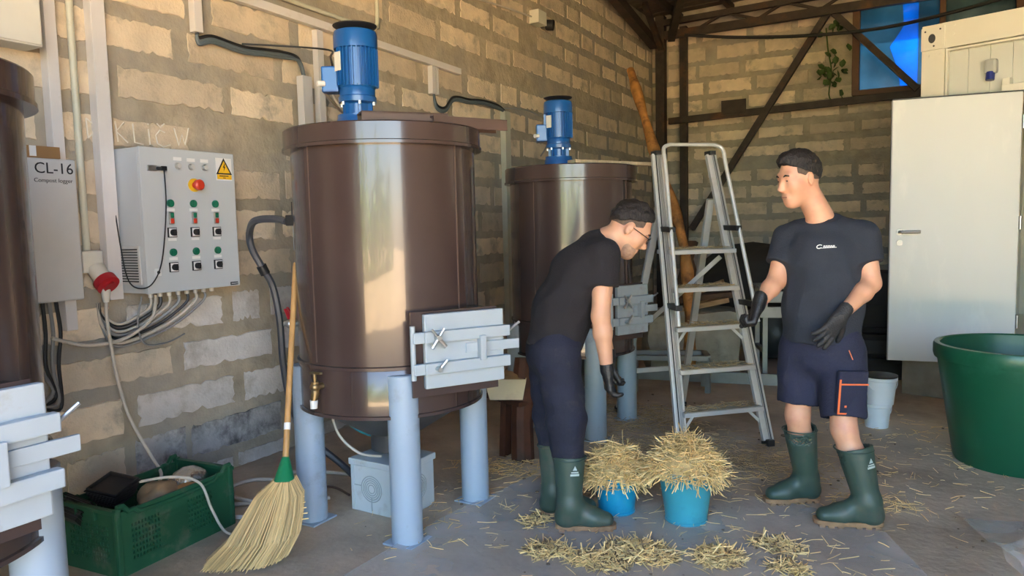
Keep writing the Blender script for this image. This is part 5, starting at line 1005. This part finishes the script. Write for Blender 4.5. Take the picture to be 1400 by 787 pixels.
def boot(parent, ankle, toe, top, rt, emblem=None):
    """Rubber boot: shaft to top, foot to toe; the sole is a part of its own."""
    an = v3(*ankle); toe = v3(*toe); top = v3(*top); f = unit(toe - v3(an[0], an[1], toe[2])); sd = unit(np.cross(f, (0, 0, 1))); L_ = np.linalg.norm((toe - an)[:2])
    lo = np.minimum(np.minimum(an - .14, toe - .14), top - .14); lo[2] = -.01; hi = np.maximum(np.maximum(an + .14, toe + .14), top + .14); F = Field(lo, hi, .0055); az = v3(an[0], an[1], 0)
    F.cone(az + v3(0, 0, .11), top + v3(0, 0, .02), .056, rt, .03); F.cone(az + v3(0, 0, .065) - f * .012, az + v3(0, 0, .12), .050, .056, .03)
    F.cone(az + v3(0, 0, .060) - f * .03, az + f * (L_ * .55) + v3(0, 0, .058), .040, .042, .03, sd, 1.05); F.cone(az + f * (L_ * .5) + v3(0, 0, .055), az + f * (L_ - .045) + v3(0, 0, .050), .043, .037, .03, sd, 1.18); F.cone(az + v3(0, 0, .13), az + f * (L_ * .5) + v3(0, 0, .07), .048, .036, .03)
    F.cut(top, top - an); F.cone(top - (top - an) * .12, top + (top - an) * .1, rt - .013, rt - .012, .003, sub=True); F.cut(v3(0, 0, .022), (0, 0, -1))
    b = F.build('boot', M_boot, parent); rng_ = MB(); pts = []
    mb = MB(); pts = [top + (np.cos(t) * f + np.sin(t) * sd) * (rt + .0015) - unit(top - an) * .006 for t in [k * 2 * pi / 28 for k in range(28)]]; mb.tube(pts, .0035, 6, closed=True); mb.build('boot_rim', M_boot, b)
    out = []
    for k in range(28):
        t = 2 * pi * k / 28; cx_ = np.cos(t); sy_ = np.sin(t); half = (L_ + .075) / 2; cen = (L_ - .065) / 2; w_ = .052 if cx_ > .1 else (.041 if cx_ < -.3 else .044); p = f * (cen + half * np.sign(cx_) * abs(cx_) ** .75) + sd * w_ * np.sign(sy_) * abs(sy_) ** .6; out.append((p[0] + an[0], p[1] + an[1]))
    mb = MB(); mb.prism(out, .013, .033); so_ = mb.build('sole', M_sole, b)
    for k in range(-1, 6):
        c = az + f * (-.04 + (L_ + .03) * (k + 1) / 6.5); 
        if 2 <= k <= 2: continue
        MB().box((c[0], c[1], .0075), (.026, .086 if k > 1 else .070, .015), rz=math.atan2(f[1], f[0])).build('tread_lug', M_sole, so_)
    if emblem is not None:
        n = unit(emblem); c = (top * .80 + an * .20) + n * (rt * .80 + .056 * .2 + .008); up = unit(top - an); up = unit(up - n * np.dot(up, n)); rt_ = np.cross(up, n); R_ = Matrix((rt_, up, n)).transposed()
        mb = MB(); mb.prism([(-.011, -.008), (.011, -.008), (0, .014)], 0, .002, R=R_, c=c + up * .014); mb.box(Vector(c - up * .004), (.036, .006, .002), M=R_); mb.box(Vector(c - up * .016), (.044, .010, .002), M=R_); mb.build('boot_emblem', M_emb, b)
    return b
# ---------------------------------------------------------------- the standing man
RT = v3(.872, .489, 0); TW = v3(.489, -.872, 0); UP = v3(0, 0, 1)
B_ = thing('person', 'man in navy t-shirt and shorts with black gloves standing beside ladder', 'person', (-.375, 3.9, 0))
Bp = dict(Rsh=v3(-.628, 4.005, 1.368), Rel=v3(-.670, 3.915, 1.155), Rwr=v3(-.722, 3.755, 1.055), Lsh=v3(-.276, 3.985, 1.372), Lel=v3(-.235, 3.955, 1.150), Lwr=v3(-.345, 3.762, 1.018), nb=v3(-.475, 4.005, 1.475), pel=v3(-.455, 3.935, .86), bel=v3(-.462, 3.950, 1.06), che=v3(-.450, 3.985, 1.29),
          Rhip=v3(-.545, 3.95, .80), Rkn=v3(-.560, 3.915, .475), Ran=v3(-.525, 4.005, .10), Lhip=v3(-.365, 3.92, .81), Lkn=v3(-.335, 3.820, .455), Lan=v3(-.222, 3.785, .10))
Bh = v3(-.565, 3.935, 1.660); RB = hframe(-RT * .96 + TW * .26 - UP * .17)
Rdn = unit(v3(-.10, -.16, -.42)); Ldn = unit(-RT * .62 - UP * .75 + TW * .12)
def arms_legs(F, P, inf=0.0, legs=True):
    for s_ in 'RL':
        F.cone(P[s_ + 'sh'], P[s_ + 'el'], .056 + inf, .044 + inf, .03); m_ = P[s_ + 'el'] * .7 + P[s_ + 'wr'] * .3; F.cone(P[s_ + 'el'], m_, .043 + inf, .045 + inf, .02); F.cone(m_, P[s_ + 'wr'], .044 + inf, .029 + inf, .02)
        if legs:
            F.cone(P[s_ + 'hip'], P[s_ + 'kn'], .088 + inf, .057 + inf, .03); c_ = P[s_ + 'kn'] * .68 + P[s_ + 'an'] * .32; F.cone(P[s_ + 'kn'], c_, .056 + inf, .058 + inf, .03); F.cone(c_, P[s_ + 'an'], .054 + inf, .036 + inf, .03)
F = Field((-.92, 3.55, .02), (-.05, 4.25, 1.86), .0065)
XA = (1, 0, 0)
F.cone(Bp['pel'], Bp['bel'], .115, .108, .05, XA, 1.35); F.cone(Bp['bel'], Bp['che'], .108, .118, .05, XA, 1.38); F.cone(Bp['che'], v3(-.455, 4.0, 1.39), .115, .075, .05, XA, 1.6); F.cone(Bp['Rsh'], Bp['Lsh'], .05, .05, .04)
arms_legs(F, Bp); head(F, Bh, RB, Bp['nb'], sc=1.04); F.cone(Bp['Rwr'], Bp['Rwr'] + Rdn * .06, .027, .022, .02); F.cone(Bp['Lwr'], Bp['Lwr'] + Ldn * .06, .027, .022, .02)
F.build('body', M_skin, B_)
F = Field((-.80, 3.72, .80), (-.12, 4.2, 1.55), .007)          # t-shirt
F.cone(v3(-.455, 3.935, .80), v3(-.455, 3.945, 1.04), .150, .136, .05, XA, 1.26); F.cone(v3(-.455, 3.945, 1.04), Bp['che'], .136, .142, .05, XA, 1.30); F.cone(Bp['che'], v3(-.455, 4.0, 1.39), .135, .085, .05, XA, 1.62); F.cone(Bp['nb'] - v3(0, 0, .035), Bp['Rsh'], .062, .064, .04); F.cone(Bp['nb'] - v3(0, 0, .035), Bp['Lsh'], .062, .064, .04); F.cone(v3(-.47, 4.0, 1.43), Bp['nb'], .075, .066, .03)
for s_, fr in (('R', .60), ('L', .56)):
    e = Bp[s_ + 'sh'] * (1 - fr) + Bp[s_ + 'el'] * fr; ax_ = unit(Bp[s_ + 'el'] - Bp[s_ + 'sh']); F.cone(Bp[s_ + 'sh'], e, .072, .078, .035, flat=True)
F.cut(v3(-.455, 3.935, .872), (0, .10, -1)); F.cut_local(Bp['nb'] + v3(0, 0, -.004), unit(v3(-.12, -.38, 1)), Bp['nb'] + v3(-.02, -.03, .05), .125)
ts = F.build('t_shirt', M_navy, B_, wrinkle=.012, wfreq=7.0, wdir=(1.3, 1, .8), ridge=True)
# print on the left chest: a slanted C with small letters after it
 
from mathutils.bvhtree import BVHTree
def on_surface(o, x, z, y0=3.0):
    bv = BVHTree.FromPolygons([v.co + o.parent.location for v in o.data.vertices], [tuple(p.vertices) for p in o.data.polygons]); h = bv.ray_cast(Vector((x, y0, z)), Vector((0, 1, 0))); return h[0], h[1]
hp, hn = on_surface(ts, -.432, 1.332)
rx = (Vector((1, 0, .06)) - hn * hn.dot(Vector((1, 0, .06)))).normalized(); uy = hn.cross(rx); RPt = Matrix((rx, uy, hn)).transposed(); mb = MB()
mb.tube([hp + RPt @ Vector((-.026 + .012 * cos(t) + .3 * .009 * sin(t), .009 * sin(t), .003)) for t in [rad(a_) for a_ in range(40, 330, 24)]], .0022, 6)
for k_ in range(5): mb.tube([hp + RPt @ Vector((-.008 + k_ * .0105 + x_, y_, .003)) for x_, y_ in ((0, -.006), (.002, .004), (.006, .004), (.0065, -.005))], .0019, 5)
mb.tube([hp + RPt @ Vector((-.018, -.008, .003)), hp + RPt @ Vector((.05, -.0055, .003))], .0014, 5); mb.build('chest_print', M_white_print, B_)
F = Field((-.74, 3.70, .42), (-.20, 4.16, .95), .007)          # shorts
F.cone(v3(-.455, 3.935, .80), v3(-.458, 3.94, .90), .142, .135, .04, XA, 1.28)
for s_, fr, r1 in (('R', .80, .100), ('L', .86, .102)):
    e = Bp[s_ + 'hip'] * (1 - fr) + Bp[s_ + 'kn'] * fr; ax_ = unit(Bp[s_ + 'kn'] - Bp[s_ + 'hip']); F.cone(Bp[s_ + 'hip'], e, .118, r1, .035, flat=True); F.cone(e - ax_ * .04, e + ax_ * .1, r1 - .012, r1 - .012, .004, sub=True)
sh_ = F.build('shorts', M_trou, B_, wrinkle=.010, wfreq=8.0, wdir=(1, 1, .8), ridge=True)
for s_, d_, n_, cu in (('R', Rdn, unit(v3(-.9, -.35, -.1)), (1.0, 1.05, 1.1, 1.1)), ('L', Ldn, unit(-TW * .9 - RT * .3), (.16, .16, .2, .25))):
    w = Bp[s_ + 'wr']; F = Field(w - .20, w + .20, .0045); hand(F, w, d_, n_, 1, cu, inf=.0028, sc=1.08, spread=.22 if s_ == 'L' else .05, tang=1.05 if s_ == 'L' else .6); F.cone(w - d_ * .045, w + d_ * .01, .034, .034, .01); ax_ = unit(w - Bp[s_ + 'el']); F.cut(w - ax_ * .035, -ax_); F.build('glove', M_glove if s_ == 'R' else M_glove2, B_, smooth=1)
F = Field(Bh - .16, Bh + .17, .0045); hair(F, Bh, RB, .0055, 1.04, top=.003, slope=.60, base=.036); F.build('hair', M_hair, B_, wrinkle=.004, wfreq=40)
F = Field(Bh - .16, Bh + .16, .0045); hair(F, Bh, RB, .003, 1.04, slope=.42, base=.006); F.cut(Bh + RB @ v3(.062, 0, 0), RB @ v3(1, 0, .2)); [F.ell(Bh + RB @ v3(-.006, s_ * .080, -.004), v3(.024, .022, .034), RB, .004, sub=True) for s_ in (-1, 1)]; F.build('clipped_hair', M_hair_s, B_)
def face_bits(root, c, R, brow=M_hair, sc=1.0):
    for s_ in (-1, 1):
        g = lambda x, y, z: Vector(c + R @ (v3(x, y, z) * sc))
        mb = MB(); mb.tube([g(.094, s_ * .016, .030), g(.096, s_ * .032, .036), g(.086, s_ * .048, .031)], [.0035, .005, .003], 6); mb.build('eyebrow', brow, root)
        mb = MB(); mb.ball(g(.0905, s_ * .033, .0095), (.0045, .0062, .0030), 10, 8, R=Matrix([list(x_) for x_ in R])); mb.build('eye', M_ink, root)
    mb = MB(); mb.tube([g(.0965, -.021, -.0665), g(.100, 0, -.0660), g(.0965, .021, -.0665)], .0022, 6); mb.build('lips', mat('lips', (.36, .13, .10), .5), root)
face_bits(B_, Bh, RB, sc=1.04)
boot(B_, Bp['Ran'], (-.713, 3.882, .0), (-.553, 3.932, .405), .083); boot(B_, Bp['Lan'], (-.452, 3.716, .0), (-.292, 3.806, .375), .086, emblem=TW * .93 + RT * .36)
# cargo pocket with orange piping on the side of the shorts
def patch(root, c, n, u, w, h, th, m_, name, parts=()):
    n = unit(n); u = unit(u - n * np.dot(u, n)); r = np.cross(u, n); R_ = Matrix((r, u, n)).transposed(); o = MB().box(Vector(c), (w, h, th), M=R_, bev=th * .3).build(name, m_, root)
    for (x_, y_, ww, hh, mm, nm) in parts: MB().box(Vector(c + r * x_ + u * y_ + n * (th / 2 + .001)), (ww, hh, .004), M=R_).build(nm, mm, o)
    return o
pn = unit(TW * .985 + RT * .15); pu = unit(v3(.02, .08, 1)); pc = v3(-.302, 3.782, .645)
patch(B_, pc, pn, pu, .150, .205, .030, M_trou, 'cargo_pocket', ((-.070, -.02, .009, .165, M_orangep, 'piping'), (0, .040, .150, .007, M_orangep, 'piping'), (-.03, -.099, .085, .007, M_orangep, 'piping'), (-.035, -.065, .010, .010, M_orangep, 'pocket_mark')))
mb = MB(); mb.bar(v3(-.315, 3.782, .845) , v3(-.298, 3.785, .800), .004, .004); mb.build('pocket_piping', M_orangep, B_)
# ---------------------------------------------------------------- the bent man
A_ = thing('person', 'man in black t-shirt and glasses bending over the blue bucket', 'person', (-1.53, 3.25, 0))
Ap = dict(Rsh=v3(-1.350, 3.305, 1.315), Rel=v3(-1.352, 3.250, 1.030), Rwr=v3(-1.330, 3.270, .765), Lsh=v3(-1.525, 3.600, 1.330), Lel=v3(-1.500, 3.560, 1.02), Lwr=v3(-1.410, 3.500, .78), nb=v3(-1.395, 3.455, 1.390), pel=v3(-1.615, 3.285, .87), bel=v3(-1.585, 3.315, 1.04), che=v3(-1.505, 3.385, 1.235), up=v3(-1.445, 3.425, 1.335),
          Rhip=v3(-1.560, 3.205, .84), Rkn=v3(-1.510, 3.185, .50), Ran=v3(-1.478, 3.135, .10), Lhip=v3(-1.675, 3.345, .84), Lkn=v3(-1.655, 3.320, .50), Lan=v3(-1.625, 3.262, .10))
Ah = v3(-1.300, 3.500, 1.434); RA = hframe(RT * .78 - UP * .60 + TW * .05, up=unit(RT * .6 + UP * .8)); LA = TW
F = Field((-1.88, 2.95, .02), (-1.05, 3.78, 1.66), .0065)
F.cone(Ap['pel'], Ap['bel'], .112, .110, .05, LA, 1.30); F.cone(Ap['bel'], Ap['che'], .110, .118, .05, LA, 1.38); F.cone(Ap['che'], Ap['up'], .112, .078, .05, LA, 1.6); F.cone(Ap['Rsh'], Ap['Lsh'], .05, .05, .04)
arms_legs(F, Ap); head(F, Ah, RA, Ap['nb'], sc=1.03); Adn = unit(v3(.06, .05, -1)); F.cone(Ap['Rwr'], Ap['Rwr'] + Adn * .06, .027, .022, .02); F.cone(Ap['Lwr'], Ap['Lwr'] + Adn * .06, .027, .022, .02)
F.build('body', M_skin2, A_)
F = Field((-1.86, 3.05, .80), (-1.12, 3.80, 1.48), .007)
F.cone(v3(-1.62, 3.28, .84), Ap['bel'], .143, .138, .05, LA, 1.25); F.cone(Ap['bel'], Ap['che'], .138, .140, .05, LA, 1.32); F.cone(Ap['che'], Ap['up'], .132, .088, .05, LA, 1.6); F.cone(Ap['Rsh'], Ap['Lsh'], .066, .066, .05); F.cone(Ap['up'], Ap['nb'], .08, .064, .03)
for s_, fr in (('R', .52), ('L', .52)):
    e = Ap[s_ + 'sh'] * (1 - fr) + Ap[s_ + 'el'] * fr; ax_ = unit(Ap[s_ + 'el'] - Ap[s_ + 'sh']); F.cone(Ap[s_ + 'sh'], e, .074, .078, .035, flat=True)
F.cut(v3(-1.62, 3.28, .865), unit(Ap['pel'] - Ap['bel'] - UP * .05)); F.cut_local(Ap['nb'] + v3(-.005, -.005, .0), unit(Ah - Ap['nb'] + v3(.02, .02, .04)), Ap['nb'] + unit(Ah - Ap['nb']) * .05, .12)
F.build('t_shirt', M_blackc, A_, wrinkle=.013, wfreq=7.0, wdir=(1.1, 1.1, .9), ridge=True)
F = Field((-1.90, 3.02, .26), (-1.30, 3.56, .97), .007)
F.cone(v3(-1.62, 3.28, .84), v3(-1.60, 3.295, .93), .140, .130, .04, LA, 1.18)
for s_ in 'RL':
    k_ = Ap[s_ + 'kn']; F.cone(Ap[s_ + 'hip'], k_, .112, .092, .04); F.cone(k_, k_ * .55 + Ap[s_ + 'an'] * .45, .090, .072, .03)
F.build('trousers', M_trou2, A_, wrinkle=.013, wfreq=8, wdir=(.8, .8, 1.3), ridge=True)
for s_, n_, th_ in (('R', unit(RT * .95 - TW * .1), -1), ('L', unit(RT), 1)):
    w = Ap[s_ + 'wr']; F = Field(w - .20, w + .20, .0045); hand(F, w, Adn, n_, th_, (.5, .55, .6, .6), inf=.003, sc=1.0, tang=.35); F.cone(w - Adn * .045, w, .034, .034, .01); ax_ = unit(w - Ap[s_ + 'el']); F.cut(w - ax_ * .035, -ax_); F.build('glove', M_glove, A_, smooth=1)
F = Field(Ah - .18, Ah + .18, .0045); hair(F, Ah, RA, .0085, 1.03, slope=.62, base=.050); F.ell(Ah + RA @ v3(.01, 0, .115), v3(.060, .050, .030), RA, .03); F.cut(Ah + RA @ v3(.084, 0, .06), RA @ unit((1, 0, -.35))); F.build('hair', M_hair, A_, wrinkle=.009, wfreq=24)
F = Field(Ah - .17, Ah + .17, .0045); hair(F, Ah, RA, .0025, 1.03, slope=.48, base=.002); F.cut(Ah + RA @ v3(.060, 0, 0), RA @ v3(1, 0, .2)); [F.ell(Ah + RA @ v3(-.006, s_ * .078, -.004), v3(.024, .022, .034), RA, .004, sub=True) for s_ in (-1, 1)]; F.build('clipped_hair', M_hair_s, A_)
face_bits(A_, Ah, RA, sc=1.03)
F = Field(Ah - .17, Ah + .17, .0045); F.ell(Ah + RA @ (v3(.034, 0, -.040) * 1.03), v3(.060, .056, .078) * 1.03 + .0022, RA, .05); F.ell(Ah + RA @ (v3(.060, 0, -.098) * 1.03), v3(.030, .030, .026) * 1.03 + .0022, RA, .035); F.cut(Ah + RA @ v3(.06, 0, -.046), RA @ unit((.6, 0, 1))); F.cut(Ah + RA @ v3(.012, 0, 0), RA @ v3(-1, 0, 0)); F.build('stubble', mat('stubble', (.36, .215, .145), .75, var=.3, scale=60), A_)
gl = new_empty('glasses', (0, 0, 0)); gl.parent = A_
gg = lambda x, y, z: Vector(Ah + RA @ v3(x, y, z))
for s_ in (-1, 1):
    mb = MB(); mb.tube([gg(.112 - abs(cos(t)) * .004, s_ * .034 + .024 * cos(t), .008 + .018 * sin(t)) for t in [k * pi / 9 for k in range(18)]], .0018, 6, closed=True); mb.build('lens_rim', M_ink, gl); mb = MB(); mb.tube([gg(.106, s_ * .058, .014), gg(.05, s_ * .078, .014), gg(-.01, s_ * .082, .012)], .002, 6); mb.build('temple', M_ink, gl)
mb = MB(); mb.tube([gg(.110, -.010, .012), gg(.114, 0, .015), gg(.110, .010, .012)], .0018, 6); mb.build('bridge', M_ink, gl)
boot(A_, Ap['Ran'], (-1.282, 3.232, .0), (-1.490, 3.165, .355), .080, emblem=TW * .96 + RT * .25); boot(A_, Ap['Lan'], (-1.425, 3.358, .0), (-1.640, 3.295, .36), .078)
